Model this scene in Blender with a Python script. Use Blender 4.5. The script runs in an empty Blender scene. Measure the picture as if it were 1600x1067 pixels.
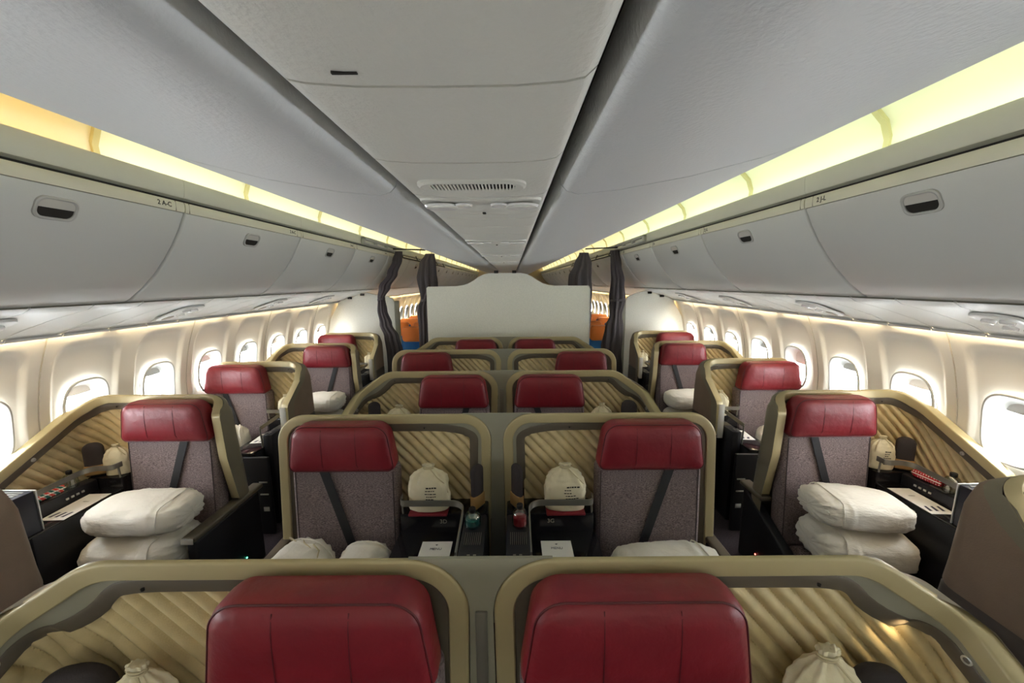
import bpy, bmesh, math, random
from mathutils import Vector, Matrix, noise
random.seed(7)
PI = math.pi
scn = bpy.context.scene
COL = scn.collection
FL = -0.2            # cabin floor height

# ------------------------------------------------------------------ materials
def srgb(r, g, b):
    f = lambda c: (c/255/12.92) if c/255 <= .04045 else ((c/255+.055)/1.055)**2.4
    return (f(r), f(g), f(b), 1)

def mat(name, col, rough=.5, metal=0, bump=0, bscale=200, var=0, vscale=8, stretch=(1, 1, 1), emit=None, es=0, spec=.5, col2=None, cscale=300, coat=0):
    m = bpy.data.materials.new(name); m.use_nodes = True
    nt = m.node_tree; b = nt.nodes['Principled BSDF']
    b.inputs['Base Color'].default_value = col
    b.inputs['Roughness'].default_value = rough
    b.inputs['Metallic'].default_value = metal
    b.inputs['Specular IOR Level'].default_value = spec
    b.inputs['Coat Weight'].default_value = coat
    if emit:
        b.inputs['Emission Color'].default_value = emit; b.inputs['Emission Strength'].default_value = es
    if bump or var or col2:
        tc = nt.nodes.new('ShaderNodeTexCoord'); mp = nt.nodes.new('ShaderNodeMapping')
        mp.inputs['Scale'].default_value = stretch
        nt.links.new(tc.outputs['Object'], mp.inputs['Vector'])
    if bump:
        n = nt.nodes.new('ShaderNodeTexNoise'); n.inputs['Scale'].default_value = bscale; n.inputs['Detail'].default_value = 3
        nt.links.new(mp.outputs['Vector'], n.inputs['Vector'])
        bp = nt.nodes.new('ShaderNodeBump'); bp.inputs['Strength'].default_value = bump; bp.inputs['Distance'].default_value = .01
        nt.links.new(n.outputs['Fac'], bp.inputs['Height']); nt.links.new(bp.outputs['Normal'], b.inputs['Normal'])
    if var or col2:
        n2 = nt.nodes.new('ShaderNodeTexNoise'); n2.inputs['Scale'].default_value = cscale if col2 else vscale
        n2.inputs['Detail'].default_value = 4
        nt.links.new(mp.outputs['Vector'], n2.inputs['Vector'])
        cr = nt.nodes.new('ShaderNodeValToRGB')
        c2 = col2 or tuple(min(1, c*(1+var)) for c in col[:3])+(1,)
        c1 = col if col2 else tuple(c*(1-var) for c in col[:3])+(1,)
        cr.color_ramp.elements[0].position = .38; cr.color_ramp.elements[1].position = .62
        cr.color_ramp.elements[0].color = c1; cr.color_ramp.elements[1].color = c2
        nt.links.new(n2.outputs['Fac'], cr.inputs['Fac']); nt.links.new(cr.outputs['Color'], b.inputs['Base Color'])
    return m

M = {}
M['ceiling'] = mat('ceiling_panel', srgb(224, 224, 216), .42, bump=.22, bscale=110)
M['side_ceiling'] = mat('ceiling_side_panel', srgb(214, 217, 219), .38, bump=.2, bscale=120)
M['bin'] = mat('bin_plastic', srgb(220, 221, 217), .38, bump=.05, bscale=220)
M['bin_strip'] = mat('bin_strip_plastic', srgb(224, 221, 203), .42)
M['cornice'] = mat('cornice_plastic', srgb(222, 222, 206), .5)
M['cove'] = mat('cove_white', srgb(238, 238, 228), .6)
M['cove_joint'] = mat('cove_joint_strip', srgb(196, 190, 152), .6)
M['dark_gap'] = mat('dark_recess', srgb(38, 34, 28), .8)
M['wall'] = mat('sidewall_panel', srgb(240, 234, 222), .5, bump=.03, bscale=150)
M['wallseam'] = mat('sidewall_seam', srgb(168, 160, 146), .6)
M['bezel'] = mat('window_bezel', srgb(192, 192, 188), .4)
M['shade'] = mat('window_shade', srgb(205, 202, 195), .5)
M['bulk'] = mat('bulkhead_laminate', srgb(236, 236, 226), .5, bump=.04, bscale=90, var=.03, vscale=60)
M['far'] = mat('far_wall_laminate', srgb(170, 150, 118), .6)
M['floor'] = mat('cabin_carpet', srgb(70, 58, 64), .95, bump=.4, bscale=300, col2=srgb(48, 42, 50), cscale=120)
M['gold'] = mat('champagne_trim', srgb(180, 167, 128), .38, metal=.15, bump=.02, bscale=300)
M['grey_trim'] = mat('grey_olive_trim', srgb(150, 148, 132), .42)
M['dark_trim'] = mat('dark_bronze_trim', srgb(100, 92, 80), .36)
M['silver'] = mat('brushed_silver', srgb(205, 205, 200), .3, metal=.5)
M['rail'] = mat('satin_rail', srgb(140, 137, 128), .3, metal=.6)
M['rib'] = mat('ribbed_upholstery', srgb(208, 190, 146), .7, bump=.12, bscale=220, var=.06, vscale=20)
M['shell'] = mat('brown_shell_leather', srgb(134, 114, 98), .5, bump=.12, bscale=160, var=.05, vscale=9)
M['olive'] = mat('olive_shell_trim', srgb(128, 120, 102), .42, bump=.05, bscale=200)
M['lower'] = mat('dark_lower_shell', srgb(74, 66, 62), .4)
M['black'] = mat('black_gloss', srgb(24, 23, 27), .16, var=.1, vscale=5)
M['blackmatte'] = mat('black_matte', srgb(27, 27, 33), .5, bump=.05, bscale=150)
M['navy'] = mat('navy_panel', srgb(22, 25, 40), .45)
M['red'] = mat('burgundy_leather', srgb(124, 25, 37), .44, bump=.3, bscale=24, var=.07, vscale=6)
M['redseam'] = mat('burgundy_piping', srgb(84, 14, 24), .5)
M['fabric'] = mat('grey_mauve_fabric', srgb(156, 140, 140), .9, bump=.35, bscale=220, stretch=(.35, .35, 1.6), col2=srgb(88, 76, 79), cscale=300)
M['fabricside'] = mat('fabric_piping', srgb(74, 66, 68), .9)
M['belt'] = mat('black_webbing', srgb(34, 35, 39), .55, bump=.1, bscale=400, stretch=(1, 1, 4))
M['white_cloth'] = mat('white_bag_cloth', srgb(238, 234, 224), .75, bump=.55, bscale=24, stretch=(.8, 1, 2.2))
M['canvas'] = mat('canvas_bag', srgb(218, 208, 178), .85, bump=.3, bscale=60)
M['cord'] = mat('canvas_cord', srgb(196, 184, 150), .85)
M['ink'] = mat('print_ink', srgb(58, 54, 46), .8)
M['paper'] = mat('menu_paper', srgb(240, 238, 232), .6)
M['ink_navy'] = mat('menu_navy_ink', srgb(40, 38, 62), .6)
M['pouch'] = mat('charcoal_felt', srgb(58, 52, 54), .9, bump=.2, bscale=200)
M['tan'] = mat('tan_band', srgb(158, 122, 74), .7)
M['curtain'] = mat('charcoal_curtain', srgb(76, 70, 74), .75, bump=.1, bscale=200)
M['orange'] = mat('orange_leather', srgb(196, 112, 48), .5, bump=.2, bscale=30)
M['brown_orange'] = mat('tan_leather', srgb(160, 88, 52), .5, bump=.2, bscale=30)
M['blue'] = mat('blue_fabric', srgb(18, 92, 168), .8)
M['red_dot'] = None
M['lamp'] = mat('reading_lamp_lens', srgb(250, 240, 220), .3, emit=(1, .8, .5, 1), es=4)
M['led_g'] = mat('green_led', (0, .3, .2, 1), .4, emit=(.1, 1, .6, 1), es=4)
M['led_r'] = mat('red_led', (.3, 0, 0, 1), .4, emit=(1, .15, .1, 1), es=4)
M['lens'] = mat('psu_lens', srgb(246, 246, 244), .12, coat=.5)
M['cap'] = mat('black_cap', srgb(24, 24, 26), .4)
M['marble'] = mat('dark_marble_top', srgb(26, 25, 28), .12, coat=.3)

def dots():
    m = mat('red_dotted_cloth', srgb(190, 26, 40), .7)
    nt = m.node_tree; b = nt.nodes['Principled BSDF']
    tc = nt.nodes.new('ShaderNodeTexCoord'); v = nt.nodes.new('ShaderNodeTexVoronoi'); v.inputs['Scale'].default_value = 70; v.inputs['Randomness'].default_value = .2
    nt.links.new(tc.outputs['Object'], v.inputs['Vector'])
    cr = nt.nodes.new('ShaderNodeValToRGB'); cr.color_ramp.interpolation = 'CONSTANT'
    cr.color_ramp.elements[0].color = srgb(240, 225, 220); cr.color_ramp.elements[1].position = .3; cr.color_ramp.elements[1].color = srgb(186, 24, 40)
    nt.links.new(v.outputs['Distance'], cr.inputs['Fac']); nt.links.new(cr.outputs['Color'], b.inputs['Base Color'])
    return m
M['red_dot'] = dots()

def stripes():
    m = mat('striped_cloth', srgb(200, 60, 50), .7)
    nt = m.node_tree; b = nt.nodes['Principled BSDF']
    tc = nt.nodes.new('ShaderNodeTexCoord'); w = nt.nodes.new('ShaderNodeTexWave'); w.inputs['Scale'].default_value = 14; w.bands_direction = 'DIAGONAL'
    nt.links.new(tc.outputs['Object'], w.inputs['Vector'])
    cr = nt.nodes.new('ShaderNodeValToRGB'); cr.color_ramp.interpolation = 'CONSTANT'
    e = cr.color_ramp.elements
    e[0].color = srgb(214, 70, 58); e[1].position = .36; e[1].color = srgb(232, 226, 216)
    x = e.new(.66); x.color = srgb(40, 110, 100)
    nt.links.new(w.outputs['Fac'], cr.inputs['Fac']); nt.links.new(cr.outputs['Color'], b.inputs['Base Color'])
    return m
M['stripe'] = stripes()

def glassy(name, tint, alpha=.25, rough=.05):
    m = bpy.data.materials.new(name); m.use_nodes = True; nt = m.node_tree
    nt.nodes.clear()
    o = nt.nodes.new('ShaderNodeOutputMaterial'); mix = nt.nodes.new('ShaderNodeMixShader')
    t = nt.nodes.new('ShaderNodeBsdfTransparent'); g = nt.nodes.new('ShaderNodeBsdfGlossy')
    t.inputs['Color'].default_value = tint; g.inputs['Roughness'].default_value = rough
    mix.inputs['Fac'].default_value = alpha
    nt.links.new(t.outputs[0], mix.inputs[1]); nt.links.new(g.outputs[0], mix.inputs[2]); nt.links.new(mix.outputs[0], o.inputs['Surface'])
    return m
M['pane'] = glassy('window_glass', (.97, .985, 1, 1), .05)
M['clear'] = glassy('clear_plastic', (.72, .78, .76, 1), .22, .12)
M['teal'] = glassy('teal_plastic', (.35, .66, .64, 1), .25, .15)
M['teal_in'] = mat('teal_pouch', srgb(70, 140, 136), .6, bump=.3, bscale=40)
M['red_in'] = mat('red_pouch', srgb(176, 24, 42), .6, bump=.3, bscale=40)

# ------------------------------------------------------------------ mesh helpers
class MB:
    def __init__(s): s.bm = bmesh.new()
    def add(s, vs, fs, mi=0):
        v = [s.bm.verts.new(p) for p in vs]
        for f in fs:
            try:
                q = s.bm.faces.new([v[i] for i in f]); q.material_index = mi
            except ValueError: pass
        return v
    def box(s, x0, x1, y0, y1, z0, z1, bev=0, seg=2, mi=0, rot=None, piv=None):
        vs = [(x, y, z) for x in (min(x0, x1), max(x0, x1)) for y in (min(y0, y1), max(y0, y1)) for z in (min(z0, z1), max(z0, z1))]
        n0 = set(s.bm.faces)
        v = s.add(vs, [(0, 1, 3, 2), (4, 6, 7, 5), (0, 4, 5, 1), (2, 3, 7, 6), (0, 2, 6, 4), (1, 5, 7, 3)], mi)
        allv = v
        if bev:
            es = list({e for q in v for e in q.link_edges})
            r = bmesh.ops.bevel(s.bm, geom=es, offset=bev, segments=seg, profile=.5, affect='EDGES')
            nf = set(s.bm.faces)-n0
            for f in nf: f.material_index = mi
            allv = list({q for f in nf for q in f.verts})
        if rot is not None:
            bmesh.ops.rotate(s.bm, verts=allv, cent=piv or (0, 0, 0), matrix=rot)
        return allv
    def loft(s, rings, close=True, cap=True, mi=0):
        n = len(rings[0]); vs = [p for r in rings for p in r]; fs = []
        for i in range(len(rings)-1):
            for j in range(n if close else n-1):
                a = i*n+j; b = i*n+(j+1) % n
                fs.append((a, b, b+n, a+n))
        if cap and close:
            fs.append(tuple(range(n))[::-1]); fs.append(tuple((len(rings)-1)*n+k for k in range(n)))
        return s.add(vs, fs, mi)
    def tube(s, pts, r, n=8, cap=True, mi=0):
        rings = []; P = [Vector(p) for p in pts]
        up = None
        for i, p in enumerate(P):
            t = (P[min(i+1, len(P)-1)]-P[max(i-1, 0)]).normalized()
            if up is None:
                up = Vector((0, 0, 1)) if abs(t.z) < .9 else Vector((1, 0, 0))
            a = t.cross(up).normalized(); b = a.cross(t).normalized(); up = b
            rr = r[i] if isinstance(r, (list, tuple)) else r
            rings.append([tuple(p+a*rr*math.cos(2*PI*k/n)+b*rr*math.sin(2*PI*k/n)) for k in range(n)])
        s.loft(rings, True, cap, mi)
    def strip(s, pts, up, w, th, mi=0):
        """flat band following pts; up = band width direction (vector or list)"""
        rings = []; P = [Vector(p) for p in pts]
        for i, p in enumerate(P):
            t = (P[min(i+1, len(P)-1)]-P[max(i-1, 0)]).normalized()
            u = Vector(up[i] if isinstance(up, list) else up); u = (u-t*u.dot(t)).normalized()
            n = t.cross(u)
            rings.append([tuple(p+u*a*w/2+n*b*th/2) for a, b in ((-1, -1), (1, -1), (1, 1), (-1, 1))])
        s.loft(rings, True, True, mi)
    def lathe(s, prof, c, n=20, axis='z', mi=0, sx=1, sy=1):
        rings = []
        for r, h in prof:
            rings.append([(c[0]+sx*r*math.cos(2*PI*k/n), c[1]+sy*r*math.sin(2*PI*k/n), c[2]+h) for k in range(n)])
        s.loft(rings, True, True, mi)
    def build(s, name, mats, parent=None, org=None, ang=38, mirror=False):
        bm = s.bm
        o = Vector(org) if org is not None else Vector((0, 0, 0))
        for v in bm.verts: v.co -= o
        bmesh.ops.recalc_face_normals(bm, faces=bm.faces[:])
        a = math.radians(ang)
        for f in bm.faces: f.smooth = True
        for e in bm.edges:
            if len(e.link_faces) == 2 and e.calc_face_angle(0) > a: e.smooth = False
        me = bpy.data.meshes.new(name); bm.to_mesh(me); bm.free()
        for m in (mats if isinstance(mats, (list, tuple)) else [mats]): me.materials.append(m)
        ob = bpy.data.objects.new(name, me); COL.objects.link(ob)
        if parent: ob.parent = parent
        return ob

def tag(o, label, cat, group=None):
    o['label'] = label; o['category'] = cat
    if group: o['group'] = group
    return o
def structure(o, label=None):
    o['kind'] = 'structure'
    if label: o['label'] = label
    return o
def thing(name, loc, label, cat, group=None):
    o = bpy.data.objects.new(name, None); COL.objects.link(o); o.location = loc; o.empty_display_size = .1
    return tag(o, label, cat, group)
def copy_tree(root, loc=None, label=None, group=None, rotz=None):
    def rec(o, par):
        c = o.copy(); COL.objects.link(c); c.parent = par
        for ch in o.children: rec(ch, c)
        return c
    r = rec(root, None)
    if loc is not None: r.location = loc
    if rotz is not None: r.rotation_euler = (0, 0, rotz)
    if label: r['label'] = label
    if group: r['group'] = group
    return r

def fillet(pts, rad, n=8):
    P = [Vector(p) for p in pts]; out = [P[0]]
    for i in range(1, len(P)-1):
        a, b, c = P[i-1], P[i], P[i+1]; r = rad[i] if isinstance(rad, (list, tuple)) else rad
        u = (a-b); v = (c-b); la, lc = u.length, v.length; u.normalize(); v.normalize()
        ang = u.angle(v); d = min(r/max(math.tan(ang/2), 1e-4), la*.49, lc*.49)
        if r <= 0 or d < 1e-4: out.append(b); continue
        p0, p1 = b+u*d, b+v*d
        re = d*math.tan(ang/2); cen = b+(u+v).normalized()*(re/math.sin(ang/2))
        e0 = p0-cen; e1 = p1-cen; w = e0.angle(e1)
        for k in range(n+1):
            t = k/n
            if w < 1e-4: out.append(p0.lerp(p1, t))
            else: out.append(cen+(e0*math.sin((1-t)*w)+e1*math.sin(t*w))/math.sin(w))
    out.append(P[-1]); return out

def rrect(cx, cz, hx, hz, r, n=6):
    out = []
    for sx, sz, a0 in ((1, 1, 0), (-1, 1, PI/2), (-1, -1, PI), (1, -1, 1.5*PI)):
        for k in range(n+1):
            a = a0+PI/2*k/n
            out.append((cx+sx*(hx-r)+r*math.cos(a), cz+sz*(hz-r)+r*math.sin(a)))
    return out

def offset2d(poly, d):
    n = len(poly); out = []
    area = sum(poly[i][0]*poly[(i+1) % n][1]-poly[(i+1) % n][0]*poly[i][1] for i in range(n))
    sg = 1 if area > 0 else -1
    for i in range(n):
        a = Vector(poly[i-1]); b = Vector(poly[i]); c = Vector(poly[(i+1) % n])
        e1 = (b-a); e2 = (c-b)
        if e1.length < 1e-6: e1 = e2
        if e2.length < 1e-6: e2 = e1
        t = (e1.normalized()+e2.normalized()).normalized(); nrm = Vector((-t.y, t.x))*sg
        out.append(tuple(b+nrm*d))
    return out

def pillow(mb, poly, layers, mi=0):
    """prism of XZ outline along -y with inset layers (y, inset)"""
    xs = [p[0] for p in poly]; zs = [p[1] for p in poly]
    cx, cz = (min(xs)+max(xs))/2, (min(zs)+max(zs))/2; hx, hz = (max(xs)-min(xs))/2, (max(zs)-min(zs))/2
    rings = []
    for y, ins in layers:
        e = max(0, ins-.014); q = offset2d(poly, min(ins, .014))
        rings.append([(cx+(x-cx)*(1-e/hx), y, cz+(z-cz)*(1-e/hz)) for x, z in q])
    mb.loft(rings, True, True, mi)

# ------------------------------------------------------------------ the cabin shell
Y0, Y1 = -2.6, 22.0
def extr(name, prof, mats, y0, y1, thick=0, closed=False, parent=None, ang=38):
    mb = MB(); mb.loft([[(x, y0, z) for x, z in prof], [(x, y1, z) for x, z in prof]], closed, closed)
    return mb.build(name, mats, parent, ang=ang)

mb = MB(); mb.box(-2.95, 2.95, Y0, Y1, FL-.08, FL)
structure(mb.build('floor', M['floor']), 'dark mottled carpet on the cabin floor')

# centre ceiling strip, split by seams
def center_panel(mb, y0, y1, g=.003):
    x = [-.205, -.2, -.185, -.16, -.1, 0, .1, .16, .185, .2, .205]
    z = [2.235, 2.213, 2.200, 2.195, 2.191, 2.19, 2.191, 2.195, 2.200, 2.213, 2.235]
    lo = [(x[i], z[i]) for i in range(11)]; up = [(x[i], 2.29) for i in (10, 0)]
    pr = lo+up
    mb.loft([[(a, y0+g, b) for a, b in pr], [(a, y1-g, b) for a, b in pr]], True, True)
mb = MB()
seams = [Y0, -1.6, -.6, .52, .83, 1.15, 1.43, 1.54, 1.75, 2.0, 2.3, 2.58, 2.69, 2.9, 3.45, 3.73, 3.84, 4.05, 4.6, 4.88, 5.0, 5.7, 6.8, 7.9, 9, 10.1, 11.2, 12.3, 13.5, 15, 17, 19, Y1]
for a, b in zip(seams, seams[1:]): center_panel(mb, a, b)
structure(mb.build('ceiling', M['ceiling']), 'pale central ceiling strip of seamed panels')

# groove backing, side panels, cornice, cove
mb = MB()
for s in (-1, 1): mb.box(s*.2, s*.30, Y0, Y1, 2.285, 2.30)
structure(mb.build('ceiling_groove', M['dark_gap']), 'dark slots along both edges of the central ceiling strip')
def side_panels(s):
    prof = [(.232, 2.285), (.230, 2.25), (.236, 2.222), (.252, 2.205), (.285, 2.197), (.40, 2.208), (.60, 2.243), (.80, 2.292), (.93, 2.332), (.952, 2.345), (.955, 2.36), (.945, 2.38), (.80, 2.38)]
    mb = MB(); ys = [Y0, -1.2, 1.15, 3.5, 5.8, 8.1, 10.4, Y1]
    for a, b in zip(ys, ys[1:]):
        mb.loft([[(s*x, a+.004, z+.012) for x, z in prof], [(s*x, a+.004, z) for x, z in prof], [(s*x, b-.004, z) for x, z in prof], [(s*x, b-.004, z+.012) for x, z in prof]], False)
        mb.add([(s*x, b-.003, z+.004) for x, z in prof]+[(s*.232, b, 2.4)], [tuple(range(len(prof)+1))])
        # seam shadow backing
        mb.box(s*.26, s*.93, b-.012, b+.012, 2.345, 2.36)
    return mb
structure(side_panels(-1).build('ceiling_left', M['side_ceiling']), 'smooth grey ceiling panel sloping up towards the left cove')
structure(side_panels(1).build('ceiling_right', M['side_ceiling']), 'smooth grey ceiling panel sloping up towards the right cove')

RIBS = [-1.2, -.15, .88, 1.92, 2.96, 4.05, 5.10, 6.2, 7.3, 8.4, 9.5, 10.6, 11.7, 12.8, 13.9, 15, 16.1, 17.2, 18.3, 19.4, 20.5]
for s, side in ((-1, 'left'), (1, 'right')):
    prof = [(1.83, 2.48), (1.86, 2.54), (1.865, 2.61), (1.84, 2.68), (1.78, 2.74), (1.69, 2.785), (1.55, 2.815), (1.3, 2.83), (.9, 2.835), (.6, 2.835)]
    mb = MB(); mb.loft([[(s*x, y, z) for x, z in prof] for y in (Y0, Y1)], False)
    for y in RIBS:
        mb.loft([[(s*(x-.012), yy, z-.012) for x, z in prof]+[(s*x, yy, z+.004) for x, z in prof[::-1]] for yy in (y-.015, y+.015)], True, True, 1)
    structure(mb.build('cove_'+side, [M['cove'], M['cove_joint']]), 'glowing ceiling cove above the %s lockers' % side)
    prof = [(1.80, 2.425), (1.752, 2.428), (1.745, 2.436), (1.738, 2.48), (1.738, 2.515), (1.744, 2.527), (1.755, 2.53), (1.765, 2.515), (1.78, 2.47)]
    mb = MB(); ys = [Y0]+[1.05+1.21*k for k in range(-2, 17)]
    for a, b in zip(ys, ys[1:]+[Y1]): mb.loft([[(s*x, y, z) for x, z in prof] for y in (a+.001, b-.001)], True, True)
    structure(mb.build('cornice_'+side, M['cornice']), 'pale cornice along the top of the %s lockers' % side)
    # dark backing behind the slot, unseen outer hull added to block stray sky light
    mb = MB(); mb.loft([[(s*x, y, z) for x, z in ((1.80, 2.36), (1.80, 2.47), (1.83, 2.49))] for y in (Y0, Y1)], False)
    structure(mb.build('trim_slot_'+side, M['dark_gap']))
    mb = MB(); mb.loft([[(s*x, y, z) for x, z in ((2.70, 1.70), (2.80, 1.72), (2.85, 2.3), (2.4, 2.75), (1.5, 2.95), (0, 2.95))] for y in (Y0, Y1)], False)
    structure(mb.build('hull_wall_'+side, M['dark_gap']))

# sidewalls with window bays -------------------------------------------------
WP = [(FL, 2.63), (.1, 2.80), (.4, 2.885), (.8, 2.93), (1.1, 2.925), (1.4, 2.86), (1.64, 2.765), (1.74, 2.71), (1.80, 2.67)]
def wx(z):
    for (z0, x0), (z1, x1) in zip(WP, WP[1:]):
        if z <= z1:
            t = (z-z0)/(z1-z0); return x0+(x1-x0)*t
    return WP[-1][1]
def wxs(z): return (wx(z-.08)+wx(z-.04)+wx(z)+wx(z+.04)+wx(z+.08))/5 if FL+.1 < z < 1.72 else wx(z)
WZ, WHY, WHZ = 1.105, .140, .196
def sm(t): t = max(0, min(1, t)); return t*t*(3-2*t)
def bay_pts(yc, s):
    n = 80; W = .2775; zb, zt = FL, 1.80; rings = []
    def sup(th, a, b, p):
        c, q = math.cos(th), math.sin(th); return (a*math.copysign(abs(c)**(2/p), c), b*math.copysign(abs(q)**(2/p), q))
    NR = 30
    for r in range(NR):
        t = r/(NR-1); ring = []
        for k in range(n):
            th = 2*PI*(k+.5)/n
            hy, hz = sup(th, WHY, WHZ, 3.0)
            # outer rectangle in same direction
            c, q = math.cos(th), math.sin(th)
            H = (zt-WZ) if q > 0 else (WZ-zb)
            sc = min(W/abs(c) if abs(c) > 1e-6 else 1e9, H/abs(q) if abs(q) > 1e-6 else 1e9)
            oy, oz = c*sc, q*sc
            y = hy+(oy-hy)*t; z = hz+(oz-hz)*t
            Z = WZ+z
            # raised frame around an arched recess
            ax = .215; top = 1.575; d = 0
            dx = ax-abs(y); dz = top-Z
            rr = .13
            if dx < rr and dz < rr: e = rr-math.hypot(rr-dx, rr-dz)
            else: e = min(dx, dz)
            d = sm((e+.005)/.035)*.022
            lip = sm(1-t/.05)*.006
            ring.append((s*(wxs(Z)+d-lip-.02+(.0)), yc+y, Z))
        rings.append(ring)
    return rings, n
BAYS = [2.6+.555*k for k in range(-6, 34)]
for s, side in ((-1, 'left'), (1, 'right')):
    mb = MB()
    for yc in BAYS:
        rings, n = bay_pts(yc, s); mb.loft(rings, True, False)
    for k in range(-6, 36, 2):                                    # panel joints
        y = BAYS[0]-.2775+.555*(k+6)
        zz = [FL+.05*i for i in range(41)]
        mb.loft([[(s*(wxs(z)-.022), y-.004, z), (s*(wxs(z)-.026), y, z), (s*(wxs(z)-.022), y+.004, z)] for z in zz if z <= 1.8], False, False, 1)
    yb = BAYS[0]-.2775
    for a, b in ((Y0, yb), (BAYS[-1]+.2775, Y1)):
        mb.loft([[(s*(wxs(z)-.02), y, z) for z in [FL+.1*i for i in range(21)]] for y in (a, b)], False, False)
    structure(mb.build('wall_'+side, [M['wall'], M['wallseam']]), 'cream cabin sidewall with arched window recesses on the %s' % side)

# windows --------------------------------------------------------------------
def window(s, yc, idx, drop):
    root = bpy.data.objects.new('window_%d' % idx, None); COL.objects.link(root); root.location = (s*2.9, yc, WZ)
    structure(root)
    return root
def sup_ring(a, b, n=40, p=3.0):
    out = []
    for k in range(n):
        th = 2*PI*(k+.5)/n; c, q = math.cos(th), math.sin(th)
        out.append((a*math.copysign(abs(c)**(2/p), c), b*math.copysign(abs(q)**(2/p), q)))
    return out
WM = {}
def tilt(z): return (wxs(WZ+z)-2.9)
for s in (-1, 1):
    mb = MB()
    lay = [(.150, .206, -.022), (.147, .203, -.032), (.138, .194, -.034), (.130, .186, -.024), (.126, .18, .01), (.114, .165, .035), (.106, .157, .042), (.100, .150, .048), (.098, .148, .09), (.120, .173, .09)]
    mb.loft([[(s*(d+tilt(z)), y, z) for y, z in sup_ring(a, b)] for a, b, d in lay], True, False)
    WM[s, 'frame'] = mb
    mb = MB(); mb.add([(s*(.075+tilt(z)), y, z) for y, z in sup_ring(.116, .169)], [tuple(range(40))]); WM[s, 'pane'] = mb
    for nm, dr in (('shade', .085), ('shade_low', .15), ('shade_closed', .27)):
        mb = MB(); n = 12; pts = []
        for k in range(n+1):
            y = -.116+.232*k/n; zt = .169*(1-abs(y/.1165)**3)**(1/3.) if abs(y) < .1165 else 0
            pts.append((y, max(zt, .0), .169-dr+.012*(abs(y)/.116)**2))
        mb.loft([[(s*(.052+tilt(a)), y, max(a, b)), (s*(.052+tilt(b)), y, b), (s*(.058+tilt(b)), y, b), (s*(.058+tilt(a)), y, max(a, b))] for y, a, b in pts], True, True)
        WM[s, nm] = mb
WME = {}
for (s, nm), mb in WM.items():
    o = mb.build('window_'+nm.split('_')[0], {'frame': M['bezel'], 'pane': M['pane']}.get(nm, M['shade'])); WME[s, nm] = o.data
    bpy.data.objects.remove(o)
wi = 0
for s in (-1, 1):
    for j, yc in enumerate(BAYS):
        wi += 1
        r = window(s, yc, wi, 0)
        low = (s == 1 and j in (8,))
        if s == 1 and j == 6: low = False
        for nm in ('frame', 'pane', 'shade_closed' if yc > 6.3 else 'shade_low' if low else 'shade'):
            o = bpy.data.objects.new({'frame': 'window_frame', 'pane': 'window_pane'}.get(nm, 'window_shade'), WME[s, nm]); COL.objects.link(o); o.parent = r

# valance below the lockers, in short panels with grooves ----------------------
VP = [(2.16, 1.842), (2.20, 1.818), (2.24, 1.808), (2.40, 1.765), (2.58, 1.705), (2.69, 1.658), (2.704, 1.645), (2.702, 1.634), (2.692, 1.634), (2.685, 1.65)]
VS = [Y0]+[-1.0+.28*k for k in range(0, 83)]
for s, side in ((-1, 'left'), (1, 'right')):
    mb = MB()
    for a, b in zip(VS, VS[1:]):
        if b > Y1: break
        mb.loft([[(s*x, y, z+dz) for x, z in VP] for y, dz in ((a+.003, .008), (a+.003, 0), (b-.003, 0), (b-.003, .008))], False, False)
    mb.loft([[(s*x, y, z+.008) for x, z in VP[:6]] for y in (Y0, Y1)], False, False, 1)
    structure(mb.build('trim_valance_'+side, [M['bin'], M['grey_trim']]), 'pale service strip under the %s lockers' % side)

# reading light pods on the valance
def vframe(s, t, y):
    """point on the valance underside at fraction t and its frame"""
    a, b = Vector((2.26, 0, 1.803)), Vector((2.68, 0, 1.664)); p = a.lerp(b, t)
    d = (b-a).normalized(); n = Vector((d.z, 0, -d.x))
    return Vector((s*p.x, y, p.z)), Vector((s*d.x, 0, d.z)), Vector((s*n.x, 0, n.z))
def psu(s, y, label):
    loc, d, n = vframe(s, .45, y)
    r = thing('reading_light_unit', loc, label, 'reading light', 'reading light units under the lockers')
    def P(u, v, h): return Vector((0, 0, 0))+d*u+Vector((0, 1, 0))*v+n*h
    mb = MB(); pr = [(u*1, v) for u, v in rrect(0, 0, .17, .085, .07, 8)]
    mb.loft([[tuple(P(u*k, v*k*(1-.25*u/.17), h)) for u, v in pr] for k, h in ((1, .002), (.98, .012), (.90, .017), (.5, .015))], True, True)
    mb.build('housing', M['bin'], r)
    for u, v in ((-.09, -.035), (-.09, .035), (.02, .03)):
        m2 = MB(); m2.loft([[tuple(P(u+q*math.cos(2*PI*k/16), v+q*math.sin(2*PI*k/16), h)) for k in range(16)] for q, h in ((.026, .013), (.026, .026), (.02, .032), (.014, .03))], True, True)
        m2.build('lamp_lens', M['lens'], r)
    m2 = MB(); m2.loft([[tuple(P(.09+a*math.cos(2*PI*k/16), -.01+b*math.sin(2*PI*k/16), h)) for k in range(16)] for a, b, h in ((.05, .03, .012), (.045, .026, .02), (.03, .015, .018))], True, True)
    m2.build('call_button', M['wallseam'], r)
    return r
for s, sd in ((-1, 'left'), (1, 'right')):
    for i, y in enumerate((1.78, 2.93, 4.05, 5.15)):
        psu(s, y, ['oval reading light pod, nearest one under the %s lockers', 'second nearest oval reading light pod under the %s lockers', 'third oval reading light pod along the %s lockers', 'farthest oval reading light pod before the %s bulkhead'][i] % sd)

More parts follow.
